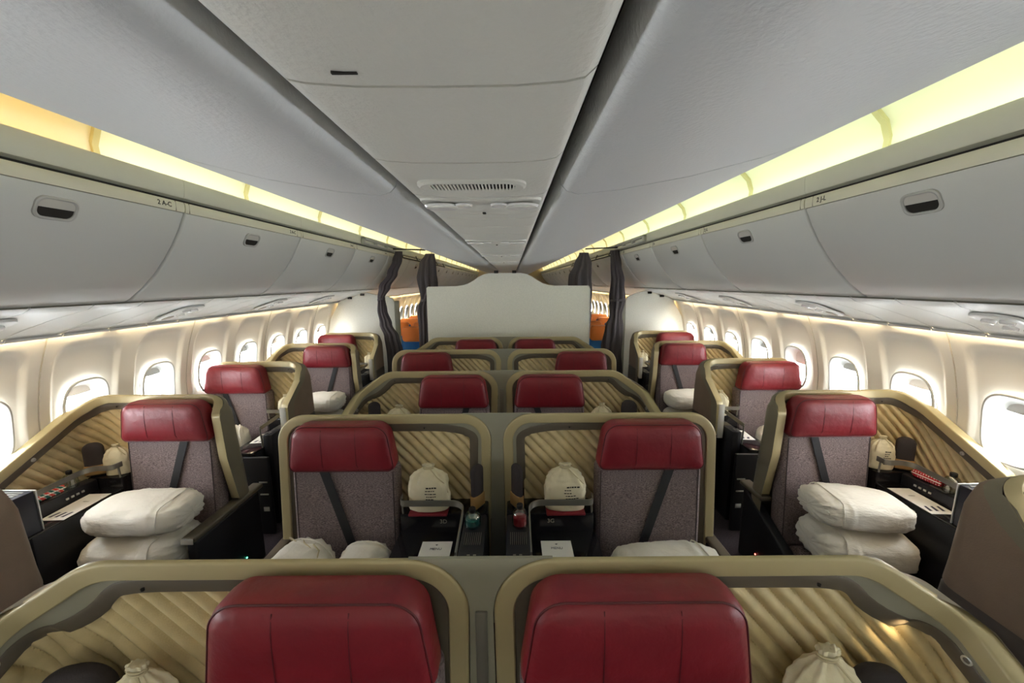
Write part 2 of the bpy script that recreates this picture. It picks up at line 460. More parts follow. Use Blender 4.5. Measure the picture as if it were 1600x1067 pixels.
# overhead lockers -------------------------------------------------------------
BPROF = [(2.205, 1.832), (2.185, 1.836), (2.13, 1.868), (2.05, 1.928), (1.965, 2.012), (1.90, 2.09), (1.84, 2.175), (1.79, 2.262), (1.758, 2.33), (1.752, 2.345)]
SPROF = [(1.752, 2.349), (1.748, 2.37), (1.748, 2.395), (1.754, 2.404), (1.79, 2.404)]
def bin_mesh(s):
    L = 1.21/2
    mb = MB()
    yy = [(-L+.006, .03), (-L+.007, .010), (-L+.011, .003), (-L+.018, 0), (L-.018, 0), (L-.011, .003), (L-.007, .010), (L-.006, .03)]
    def prof(d): return [(x+d*.8, z+d*.6) for x, z in BPROF]
    mb.loft([[(s*x, y, z) for x, z in prof(d)+[(1.79, 2.345), (2.26, 1.86)]] for y, d in yy], True, True)
    door = mb
    mb = MB(); mb.loft([[(s*x, y, z) for x, z in SPROF+[(1.79, 2.349)]] for y in (-L+.004, L-.004)], True, True)
    for y in (-L+.03, L-.06): mb.box(s*1.7475, s*1.752, y-.0012, y+.0012, 2.35, 2.403, mi=1)
    strip = mb
    mb = MB(); mb.loft([[(s*x, y, z) for x, z in ((1.80, 2.355), (1.80, 2.40), (2.6, 2.40), (2.66, 1.86), (2.28, 1.862))] for y in (-L+.01, L-.01)], True, True)
    body = mb
    # latch frame at (1.79,2.262)
    p0 = Vector((1.790, 0, 2.262)); t = (Vector((1.758, 0, 2.33))-Vector((1.84, 0, 2.175))).normalized(); n = Vector((-t.z, 0, t.x))
    def P(y, v, h): q = p0+t*v+n*h; return (s*q.x, y, q.z)
    mb = MB(); out = rrect(0, 0, .078, .049, .034, 6); inn = rrect(0, 0, .066, .038, .028, 6)
    mb.loft([[P(a, b, h) for a, b in o] for o, h in ((out, -.003), (out, .006), (rrect(0, 0, .073, .044, .032, 6), .009), (inn, .006), (inn, -.006))], True, False)
    bezel = mb
    mb = MB(); mb.add([P(a, b, .001) for a, b in inn], [tuple(range(len(inn)))]); cav = mb
    mb = MB(); mb.add([P(a, max(b, .002), .004) for a, b in inn], [tuple(range(len(inn)))])
    mb.box(0, 0, 0, 0, 0, 0) if False else None
    flap = mb
    return door, strip, body, bezel, cav, flap
def text_mesh(body, size, matrix, name, material, parent, align='CENTER', bold=0):
    cu = bpy.data.curves.new(name, 'FONT'); cu.body = body; cu.size = size; cu.align_x = align; cu.align_y = 'CENTER'; cu.extrude = .0004; cu.offset = bold
    cu.resolution_u = 3
    o = bpy.data.objects.new(name, cu); COL.objects.link(o)
    dg = bpy.context.evaluated_depsgraph_get(); me = bpy.data.meshes.new_from_object(o.evaluated_get(dg))
    bpy.data.objects.remove(o)
    me.transform(matrix); me.materials.clear(); me.materials.append(material)
    ob = bpy.data.objects.new(name, me); COL.objects.link(ob); ob.parent = parent
    return ob
BINY = [1.05+1.21*k+.605 for k in range(-3, 17)]
ordn = ['nearest', 'second', 'third', 'fourth', 'fifth', 'sixth', 'seventh', 'eighth', 'ninth', 'tenth', 'eleventh', 'twelfth', 'thirteenth', 'fourteenth', 'fifteenth', 'sixteenth']
for s, sd in ((-1, 'left'), (1, 'right')):
    door, strip, body, bezel, cav, flap = bin_mesh(s)
    r = thing('overhead_locker', (0, BINY[0], 0), 'x', 'overhead locker', 'overhead lockers')
    d = door.build('locker_door', M['bin'], r, ang=50); strip.build('label_strip', [M['bin_strip'], M['wallseam']], r); body.build('locker_body', M['dark_gap'], r)
    h = bezel.build('latch', M['bezel'], r); cav.build('latch_cavity', M['dark_gap'], h); flap.build('latch_flap', M['shade'], h)
    roots = [r]+[copy_tree(r, (0, y, 0)) for y in BINY[1:]]
    for i, (q, y) in enumerate(zip(roots, BINY)):
        k = i-3
        if k < -1: lab = 'pale overhead locker on the %s wall before the row nearest the front' % sd
        elif k == -1: lab = 'pale overhead locker over the frontmost seats on the %s wall' % sd
        elif k < 4: lab = 'pale curved locker on the %s wall, %s of those before the curtain' % (sd, ordn[k])
        else: lab = 'pale overhead locker beyond the curtains on the %s wall, %s from the bulkhead' % (sd, ordn[k-4])
        q['label'] = lab
        if k < -1: q['group'] = 'overhead lockers behind the viewer'
        if 0 <= k < 4:
            ty = (.605-.13) if s < 0 else .605-.10
            mx = Matrix.Translation((s*1.7472, ty, 2.376)) @ Matrix(((0, 0, -s, 0), (-s, 0, 0, 0), (0, 1, 0, 0), (0, 0, 0, 1)))
            if s > 0 and k == 0 or s < 0 and k == 0: mx = Matrix.Translation((s*1.7472, ty, 2.376)) @ Matrix(((0, 0, -s, 0), (-s, 0, 0, 0), (0, 1, 0, 0), (0, 0, 0, 1)))
            if s > 0 and k == 0: mx = Matrix.Translation((0, -.02, 0)) @ mx
            text_mesh('2 A-C' if s < 0 else '2 J-L', .034, mx, 'row_number', M['ink'], q, bold=.0006)

# centre vent and light modules ---------------------------------------------------
v = thing('air_vent', (-.005, 1.01, 2.19), 'slotted oval air vent in the central ceiling strip', 'air vent')
mb = MB(); o1 = rrect(0, 0, .135, .055, .05, 8); o2 = rrect(0, 0, .128, .048, .045, 8); o3 = rrect(0, 0, .108, .03, .026, 8)
mb.loft([[(a, b, h) for a, b in o] for o, h in ((o1, .004), (o1, -.003), (o2, -.008), (o3, -.005), (o3, .004))], True, False); mb.build('vent_frame', M['ceiling'], v)
mb = MB(); mb.add([(a, b, -.002) for a, b in o3], [tuple(range(len(o3)))]); mb.build('vent_cavity', M['dark_gap'], v)
mb = MB()
for k in range(25):
    x = -.104+.208*k/24; mb.box(x-.002, x+.002, -.029, .029, -.006, -.002)
mb.build('vent_slats', M['ceiling'], v)
def light_module(y, label):
    r = thing('ceiling_light_module', (0, y, 2.19), label, 'reading light', 'ceiling light modules')
    mb = MB(); o1 = rrect(0, 0, .185, .12, .05, 8)
    mb.loft([[(a*k, b*k, h+.006*(abs(a)/.18)**3) for a, b in o1] for k, h in ((1, .003), (.985, -.004), (.94, -.006), (.88, -.003), (.3, -.002))], True, True); mb.build('housing', M['ceiling'], r)
    for sx in (-1, 1):
        mb = MB(); mb.loft([[(sx*(.125+a*math.cos(2*PI*k/20)), -.03+b*math.sin(2*PI*k/20), h) for k in range(20)] for a, b, h in ((.055, .05, -.003), (.05, .045, -.009), (.03, .025, -.006))], True, True); mb.build('lamp_lens', M['lens'], r)
        mb = MB(); mb.loft([[(sx*(.055+a*math.cos(2*PI*k/20)), -.045+b*math.sin(2*PI*k/20), h) for k in range(20)] for a, b, h in ((.028, .035, -.003), (.024, .03, -.008), (.012, .012, -.005))], True, True); mb.build('spot_lens', M['lens'], r)
    mb = MB(); mb.box(-.006, .006, .075, .095, -.008, -.003, .002); mb.build('catch', M['dark_gap'], r)
    return r
for i, y in enumerate((1.29, 2.44, 3.59, 4.74)):
    light_module(y, ['reading light module just behind the oval ceiling vent', 'second reading light module from the vent along the ceiling', 'third reading light module from the vent along the ceiling', 'last reading light module on the ceiling before the centre partition'][i])
m1 = MB(); m1.box(-.115, -.085, .485, .489, 2.1892, 2.193); o = m1.build('ceiling_catch', M['dark_gap'], None, (-.1, .487, 2.19)); o.location = (-.1, .487, 2.19); tag(o, 'small dark catch slot beside the nearest ceiling seam', 'catch')

# bulkheads, partition ------------------------------------------------------------
def xzprism(mb, poly, y0, y1, mi=0): mb.loft([[(x, y, z) for x, z in poly] for y in (y0, y1)], True, True, mi)
mb = MB()
top = [(1.225, 1.87), (1.20, 1.89)]+[(.72-.0*k, 1.893) for k in range(1)]+[(.62, 1.905), (.54, 1.93), (.46, 1.975), (.38, 2.03), (.30, 2.065), (.22, 2.078)]
poly = [(1.235, FL)]+top+[(-x*(1 if x < 1 else .935), z) for x, z in top[::-1]]+[(-1.155, FL)]
xzprism(mb, poly, 5.63, 5.68)
structure(mb.build('wall_centre_partition', M['bulk']), 'pale centre partition with a raised middle behind the last centre row')
mb = MB()
for s in (-1, 1):
    if s > 0: mb.tube([(s*1.235, 5.625, FL), (s*1.230, 5.625, 1.84), (s*1.215, 5.625, 1.88), (s*1.19, 5.625, 1.893)], .006, 6)
structure(mb.build('trim_partition_edge', M['bezel']))
mb = MB()
for x in (-.13, .13): mb.box(x-.03, x+.03, 5.61, 5.65, 2.075, 2.115, .006)
structure(mb.build('trim_partition_brackets', M['dark_gap']))
for s, sd in ((-1, 'left'), (1, 'right')):
    xi = 1.93 if s > 0 else 1.80
    poly = [(xi, FL), (xi, 1.64), (xi+.03, 1.70), (xi+.10, 1.735), (2.12, 1.765), (2.24, 1.797), (2.4, 1.757), (2.58, 1.70), (2.70, 1.645), (2.71, 1.60), (2.84, 1.38), (2.90, 1.1), (2.905, .8), (2.86, .4), (2.78, .1), (2.6, FL)]
    mb = MB(); xzprism(mb, [(s*x, z) for x, z in poly], 6.2, 6.25)
    structure(mb.build('wall_rear_'+sd, M['bulk']), 'pale bulkhead behind the last %s window seat' % sd)
    mb = MB(); mb.box(s*(xi-.07), s*(xi-.001), 6.2, 6.27, FL, 1.66, .01); structure(mb.build('trim_doorpost_'+sd, M['grey_trim']))
    mb = MB()
    for x, z in ((2.30, 1.775), (2.50, 1.72)): mb.box(s*x-.03, s*x+.03, 6.17, 6.2, z-.025, z+.01, .005)
    structure(mb.build('trim_bulkhead_clips_'+sd, M['dark_gap']))
mb = MB(); mb.box(-3, 3, Y1-.05, Y1, FL, 2.95); structure(mb.build('wall_far', M['far']), 'pale end wall of the far cabin')
mb = MB(); mb.box(-3, 3, Y0-.05, Y0, FL, 2.95); structure(mb.build('wall_front', M['bulk']))

# curtains ------------------------------------------------------------------------
def curtain(name, pts, y, label, tie, seed, depth=.6):
    zs = [p[1] for p in pts]
    def at(z):
        for (xa, za, wa), (xb, zb, wb) in zip(pts, pts[1:]):
            if za >= z >= zb:
                t = (za-z)/(za-zb); t2 = t*t*(3-2*t); return xa+(xb-xa)*t2, wa+(wb-wa)*t2
        return pts[-1][0], pts[-1][2]
    root = thing(name, (pts[0][0], y, FL), label, 'curtain', 'aisle curtains')
    o = Vector((pts[0][0], y, FL)); mb = MB(); rings = []; N = 84; z = pts[0][1]
    rs = random.Random(seed); ph = rs.random()*6; np_ = 8
    while z > pts[-1][1]-.001:
        x, w = at(z); ring = []
        tw = math.sin(z*5+seed)*.5
        for k in range(N):
            th = 2*PI*k/N
            am = .22*min(1, w/.08)
            r = 1+am*math.sin(np_*th+ph+tw)+.09*math.sin(5*th+z*7+seed)+.05*noise.noise((math.cos(th)*2, z*7, seed))
            ring.append((x+w*r*math.cos(th), y+w*depth*r*math.sin(th), z))
        rings.append(ring); z -= .025
    mb.loft(rings, True, True); mb.build('curtain_fabric', M['curtain'], root, o, ang=60)
    x, w = at(tie); mb = MB(); n = 30
    mb.loft([[(x+(w*1.08+d)*math.cos(2*PI*k/n), y+(w*1.08*depth+d)*math.sin(2*PI*k/n), tie+h+.012*math.cos(2*PI*k/n)) for k in range(n)] for d, h in ((0, -.02), (.006, -.016), (.006, .016), (0, .02))], True, False)
    mb.build('tie_band', M['curtain'], root, o)
    for k in range(5):
        xx = pts[0][0]+pts[0][2]*(-.8+.4*k); mb = MB(); mb.tube([(xx, y, pts[0][1]-.01), (xx, y, pts[0][1]+.004)], .004, 6)
        mb.build('glider_hook', M['dark_gap'], root, o)
    return root
curtain('curtain', [(-1.63, 2.421, .05), (-1.655, 2.294, .065), (-1.735, 2.088, .07), (-1.87, 1.88, .075), (-1.935, 1.723, .05), (-1.935, 1.528, .065), (-1.885, 1.313, .08), (-1.80, 1.114, .095), (-1.77, .894, .11), (-1.76, FL+.02, .12)], 6.0, 'gathered dark curtain snaking down beside the left bulkhead', 1.70, 3)
curtain('curtain', [(-1.151, 2.383, .062), (-1.183, 2.238, .105), (-1.205, 2.014, .13), (-1.20, 1.84, .12), (-1.255, 1.70, .062), (-1.278, 1.559, .088), (-1.272, 1.255, .078), (-1.285, .964, .078), (-1.285, FL+.02, .09)], 6.0, 'dark curtain with a bulging waist knot beside the left partition edge', 1.68, 8)
curtain('curtain', [(1.194, 2.384, .062), (1.183, 2.205, .112), (1.155, 2.033, .145), (1.16, 1.894, .155), (1.22, 1.6, .09), (1.22, 1.2, .085), (1.22, FL+.02, .09)], 6.0, 'dark pleated curtain flaring out above the right partition corner', 1.62, 5)
curtain('curtain', [(1.67, 2.415, .06), (1.69, 2.201, .07), (1.733, 1.942, .085), (1.738, 1.679, .105), (1.715, 1.431, .08), (1.69, 1.234, .118), (1.675, .961, .135), (1.67, FL+.02, .14)], 6.0, 'long dark curtain hanging beside the right bulkhead', 1.66, 12)
for s, sd in ((-1, 'left'), (1, 'right')):
    r = thing('curtain_track', (s*1.70, 5.5, 2.47), 'white curtain track clipped to the %s cornice' % sd, 'curtain track')
    o = Vector((s*1.70, 5.5, 2.47)); mb = MB(); mb.box(s*1.690, s*1.732, 4.8, 6.1, 2.475, 2.505, .006); mb.box(s*1.690, s*1.732, 4.8, 6.1, 2.425, 2.443, .005)
    mb.build('track_rail', M['bezel'], r, o)
    for y in (4.82, 5.25, 5.68, 6.08):
        mb = MB(); mb.box(s*1.69, s*1.732, y-.02, y+.02, 2.43, 2.51, .006); mb.build('track_bracket', M['bezel'], r, o)
    mb = MB(); mb.tube([(s*1.22, 6.0, 2.44), (s*1.71, 6.0, 2.46)], .010, 8); mb.build('cross_rail', M['dark_gap'], r, o)
    r = thing('handrail', (s*1.70, 8, 2.40), 'thin dark rail along the %s lockers beyond the curtain' % sd, 'rail')
    o = Vector((s*1.70, 8, 2.40)); mb = MB(); mb.tube([(s*1.70, 6.4, 2.36), (s*1.70, 10.5, 2.36)], .012, 8); mb.build('rail_bar', M['dark_gap'], r, o)
    for y in (6.5, 7.5, 8.5, 9.5, 10.4):
        mb = MB(); mb.tube([(s*1.70, y, 2.36), (s*1.735, y, 2.445)], .008, 6); mb.build('rail_bracket', M['dark_gap'], r, o)

# economy seats beyond the curtain ------------------------------------------------
def eco(loc, label):
    r = thing('economy_seat', loc, label, 'aircraft seat', 'economy seats beyond the curtain')
    mb = MB(); pillow(mb, rrect(0, .92, .225, .36, .06), [(.10, .0), (.02, 0), (-.03, .008), (-.05, .03)]); mb.build('backrest', M['blue'], r)
    mb = MB(); pillow(mb, rrect(0, 1.17, .215, .145, .07), [(.09, .01), (.05, 0), (-.05, 0), (-.085, .012), (-.095, .05)]); mb.build('headrest', M['orange'], r)
    mb = MB(); mb.box(-.23, .23, -.5, .0, .40, .55, .04); mb.build('seat_cushion', M['blue'], r)
    for x in (-.245, .245):
        mb = MB(); mb.box(x-.02, x+.02, -.42, .05, .60, .66, .012); mb.build('armrest', M['grey_trim'], r)
    for x in (-.2, .2):
        mb = MB(); mb.box(x-.02, x+.02, -.45, .0, .0, .41, .006); mb.build('leg', M['grey_trim'], r)
    return r
e0 = None; en = 0
for s, sd in ((-1, 'left'), (1, 'right')):
    for j, y in enumerate((7.35, 8.2, 9.05, 9.9)):
        for i, x in enumerate((1.80, 2.33)):
            lab = 'orange topped blue economy seat, %s row past the %s curtain, by the %s' % (ordn[j], sd, ('aisle', 'window')[i])
            if e0 is None: e0 = eco((s*x, y, FL), lab)
            else: copy_tree(e0, (s*x, y, FL), lab)
# ------------------------------------------------------------------ business class seats
ZT = 1.19
KINDS = {
 'centre_outer': dict(path=[((-1.335, -.03, FL), 0), ((-1.285, 0, ZT), .17), ((-.033, 0, ZT), .165), ((-.058, 0, FL), 0)],
                      seat=-.875, con=(-.555, -.055), corner=-1, wing=0, wl=0, wr=0, lean=.14),
 'centre_inner': dict(path=[((-1.265, -.30, FL), 0), ((-1.262, -.30, .86), .07), ((-1.19, -.06, 1.045), .14), ((-.99, 0, ZT), .20), ((-.033, 0, ZT), .165), ((-.058, 0, FL), 0)],
                      seat=-.41, con=(-.715, -1.205), corner=1, wing=-1, wl=1, wr=0, lean=.14),
 'centre_front': dict(path=[((-1.34, -.22, FL), 0), ((-1.335, -.22, .91), .06), ((-1.30, -.05, 1.058), .12), ((-1.095, 0, ZT), .22), ((-.033, 0, ZT), .165), ((-.058, 0, FL), 0)],
                      seat=-.41, con=(-.715, -1.235), corner=1, wing=-1, wl=1, wr=0, lean=.14),
 'side_aisle': dict(path=[((-2.80, -.62, FL), 0), ((-2.835, -.62, .85), .09), ((-2.835, -.12, 1.12), .22), ((-2.78, 0, ZT), .16), ((-1.975, 0, ZT), .085), ((-1.95, -.095, 1.07), .05), ((-1.95, -.075, .75), .2), ((-1.95, -.01, .42), 0)],
                    seat=-2.265, con=(-2.585, -2.825), corner=1, wing=-1, wl=1, wr=1, lean=.29),
 'side_window': dict(path=[((-2.86, 0, FL), 0), ((-2.895, 0, ZT), .16), ((-2.04, 0, ZT), .10), ((-2.0, -.15, 1.03), .08), ((-1.995, -.385, .865), .06), ((-1.995, -.40, .56), 0)],
                     seat=-2.60, con=(-2.30, -2.015), corner=-1, wing=1, wl=0, wr=1, lean=.13),
}
def build_path(K):
    P = [p for p, r in K['path']]; R = [r for p, r in K['path']]
    f = fillet(P, R, 12)
    # densify
    out = []
    for a, b in zip(f, f[1:]):
        n = max(1, int((b-a).length/.03))
        for k in range(n): out.append(a.lerp(b, k/n))
    out.append(f[-1])
    n = len(out); Ts = [(out[min(i+1, n-1)]-out[max(i-1, 0)]).normalized() for i in range(n)]
    half = max(range(n), key=lambda i: out[i].z-abs(out[i].x-(out[0].x+out[-1].x)/2)*.001)
    Bs = []
    for i, t in enumerate(Ts):
        h = math.hypot(t.x, t.y)
        if h > .35: Bs.append(Vector((t.y, -t.x, 0)).normalized())
        elif i < half: Bs.append(Vector((1, 0, 0)) if K['wl'] else Vector((0, -1, 0)))
        else: Bs.append(Vector((-1, 0, 0)) if K['wr'] else Vector((0, -1, 0)))
    for it in range(2):
        Bs = [sum((Bs[max(0, min(n-1, i+d))] for d in range(-3, 4)), Vector()).normalized() for i in range(n)]
    res = []
    for i, p in enumerate(out):
        N = Bs[i].cross(Ts[i]).normalized(); B = Ts[i].cross(N).normalized()
        if B.dot(Bs[i]) < 0: B = -B
        res.append((p, N, B))
    return res

def extra_width(K, path):
    """width of the lighter crescent at the console corner"""
    cx = {'centre_outer': -.13, 'centre_inner': -1.12, 'centre_front': -1.19, 'side_aisle': -2.85, 'side_window': -2.0}
    nm = [k for k in KINDS if KINDS[k] is K][0]
    amp = {'centre_outer': .030, 'centre_inner': .035, 'centre_front': .05, 'side_aisle': .0, 'side_window': .022}[nm]
    return [amp*math.exp(-((p.x-cx[nm])/.13)**2)*(1 if p.z > .75 else 0) for p, N, B in path]

def make_shell(kind, m, root):
    K = KINDS[kind]; path = build_path(K); E = extra_width(K, path)
    X = lambda v: (v[0]*m, v[1], v[2])
    org = Vector((m*K['seat'], 0, FL))
    def sweep(sec, name, mt, par):
        mb = MB(); rings = [[X(p+N*a+B*b) for a, b in sec(i)] for i, (p, N, B) in enumerate(path)]
        mb.loft(rings, True, True); return mb.build(name, mt, par, org)
    # outer cover: stacked plan slices
    half = max(range(len(path)), key=lambda i: path[i][0].z-abs(path[i][0].x-(path[0][0].x+path[-1][0].x)/2)*.001)
    Lg = [p+B*-.060 if abs(B.x) > .3 else p for p, N, B in path[:half+1]]; Rg = [p+B*-.060 if abs(B.x) > .3 else p for p, N, B in path[half:]][::-1]
    Lg = [Vector((q.x, p_[0].y, q.z)) for q, p_ in zip(Lg, path[:half+1])]; Rg = [Vector((q.x, p_[0].y, q.z)) for q, p_ in zip(Rg, path[half:][::-1])]
    def leg(L, z):
        if z <= L[0].z: return L[0].x, L[0].y
        for a, b in zip(L, L[1:]):
            if a.z <= z <= b.z and b.z > a.z:
                t = (z-a.z)/(b.z-a.z); return a.x+(b.x-a.x)*t, a.y+(b.y-a.y)*t
        return L[-1].x, L[-1].y
    zs = [FL+.003, .1, .3, .45, .55, .64, .652, .664, .75, .85, .92, .98, 1.03, 1.07, 1.10, 1.13, 1.15, 1.165, 1.177, 1.185, 1.188]
    OFF = [(FL, .22), (.42, .16), (.67, .135), (.78, .118), (.95, .100), (1.03, .094), (1.08, .085), (1.13, .066), (1.17, .03), (1.188, .014)]
    def back(z):
        for (za, a), (zb_, b) in zip(OFF, OFF[1:]):
            if z <= zb_: t = (z-za)/(zb_-za); return a+(b-a)*t
        return OFF[-1][1]
    rings = []; lean = K['lean']/.29
    for z in zs:
        xl, yl = leg(Lg, z); xr, yr = leg(Rg, z)
        off = back(z)
        
        if xl > path[half][0].x-.02: xl = path[half][0].x-.02
        if xr < path[half][0].x+.02: xr = path[half][0].x+.02
        d = .004 if .645 < z < .66 else 0
        xl += .003+d; xr -= .003+d; off -= d
        if not K['wl'] or z > 1.12: yl += .03
        else: yl += .004
        if not K['wr'] or z > 1.12: yr += .03
        else: yr += .004
        r = min(.09, off-max(min(yl, .3), min(yr, .3))-.01, (xr-xl)*.3); r = max(r, .004)
        yl = min(yl, off-r-.002); yr = min(yr, off-r-.002)
        f = lambda y: min(y+.10, off-r-.001)
        ring = [(xl, yl, z), (xl, f(yl), z)]
        for k in range(7):
            a = PI-PI/2*k/6; ring.append((xl+r+r*math.cos(a), off-r+r*math.sin(a), z))
        for k in range(7):
            a = PI/2-PI/2*k/6; ring.append((xr-r+r*math.cos(a), off-r+r*math.sin(a), z))
        ring += [(xr, f(yr), z), (xr, yr, z)]
        rings.append([X(q) for q in ring])
    mb = MB(); n = len(rings[0]); vs = [p for r in rings for p in r]; V = [mb.bm.verts.new(p) for p in vs]
    for i in range(len(rings)-1):
        for j in range(n-1):
            a = i*n+j
            f = mb.bm.faces.new([V[a], V[a+1], V[a+1+n], V[a+n]])
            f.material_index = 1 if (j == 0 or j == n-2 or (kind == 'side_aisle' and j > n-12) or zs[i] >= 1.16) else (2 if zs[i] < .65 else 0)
    # roof strip: front edge to back edge
    top = rings[-1]; mb.bm.faces.new([V[(len(rings)-1)*n+j] for j in range(n)]).material_index = 1
    shell = mb.build('shell', [M['shell'], M['olive'], M['lower']], root, org, ang=50)
    gw = .057
    sweep(lambda i: [(0, -.013-.047*min(1, abs(path[i][2].x))), (0, -.006), (-.003, -.002), (-.010, 0), (-gw+.004, 0), (-gw, -.004), (-gw, -.030)], 'rim', M['gold'], shell)
    if max(E) > .001:
        sweep(lambda i: [(-gw-.001, -.034), (-gw-.001, -.010), (-gw-.002-E[i], -.014), (-gw-.003-E[i], -.034)], 'rim_inlay', M['grey_trim'], shell)
    tw = .048
    sweep(lambda i: [(-gw-.002-E[i], -.036), (-gw-.002-E[i], -.012), (-gw-.008-E[i], -.010), (-gw-tw-E[i], -.020), (-gw-tw-.004-E[i], -.022), (-gw-tw-.004-E[i], -.052)], 'inner_trim', M['dark_trim'], shell)
    # ribbed panel
    raw = []
    for i, (p, N, B) in enumerate(path):
        t = (path[min(i+1, len(path)-1)][0]-path[max(i-1, 0)][0]).normalized(); hh = math.hypot(t.x, t.y)
        wing = K['wl'] if i < half else K['wr']
        if hh < ((.78 if kind == 'side_window' else .5) if wing else .12) or (kind == 'side_aisle' and i > half and abs(B.x) > .5): continue
        q = p+N*(-gw-tw+.004-E[i])+B*-.047
        if q.z > .36: raw.append(q)
    acc = [raw[0]]; s = [0]
    lw = raw[0]
    for p in raw[1:]:
        d = math.hypot(p.x-acc[-1].x, p.y-acc[-1].y)
        if d > .004 and p.x >= acc[-1].x-.0005 and (p.x-acc[-1].x > .0 or abs(p.y-acc[-1].y) > .004): acc.append(p); s.append(s[-1]+d)
        elif p.z > acc[-1].z: acc[-1] = Vector((acc[-1].x, acc[-1].y, p.z))
    st = .0062; n = int(s[-1]/st); cols = []
    j = 0
    for k in range(n+1):
        q = s[-1]*k/n
        while j < len(s)-2 and s[j+1] < q: j += 1
        t = (q-s[j])/max(1e-6, s[j+1]-s[j]); cols.append((q, acc[j].lerp(acc[j+1], min(1, max(0, t)))))
    nz = 110; zb = .30; rings = []
    for k, (q, p) in enumerate(cols):
        a, b = cols[max(0, k-1)][1], cols[min(n, k+1)][1]
        d = Vector((b.x-a.x, b.y-a.y, 0)).normalized(); nn = Vector((d.y, -d.x, 0))
        ring = []
        for i in range(nz+1):
            z = zb+(p.z-zb)*i/nz
            sx = q*m
            ph = (sx*.80+(z-.3)*.62+.16*(z-.6)**2*1.0)/.052
            h = abs(math.sin(PI*ph))**.62*.024
            ring.append(X((p.x+nn.x*h, p.y+nn.y*h, z)))
        rings.append(ring)
    mb = MB(); mb.loft(rings, False, False); mb.build('ribbed_panel', M['rib'], shell, org, ang=48)
    return shell, path, org

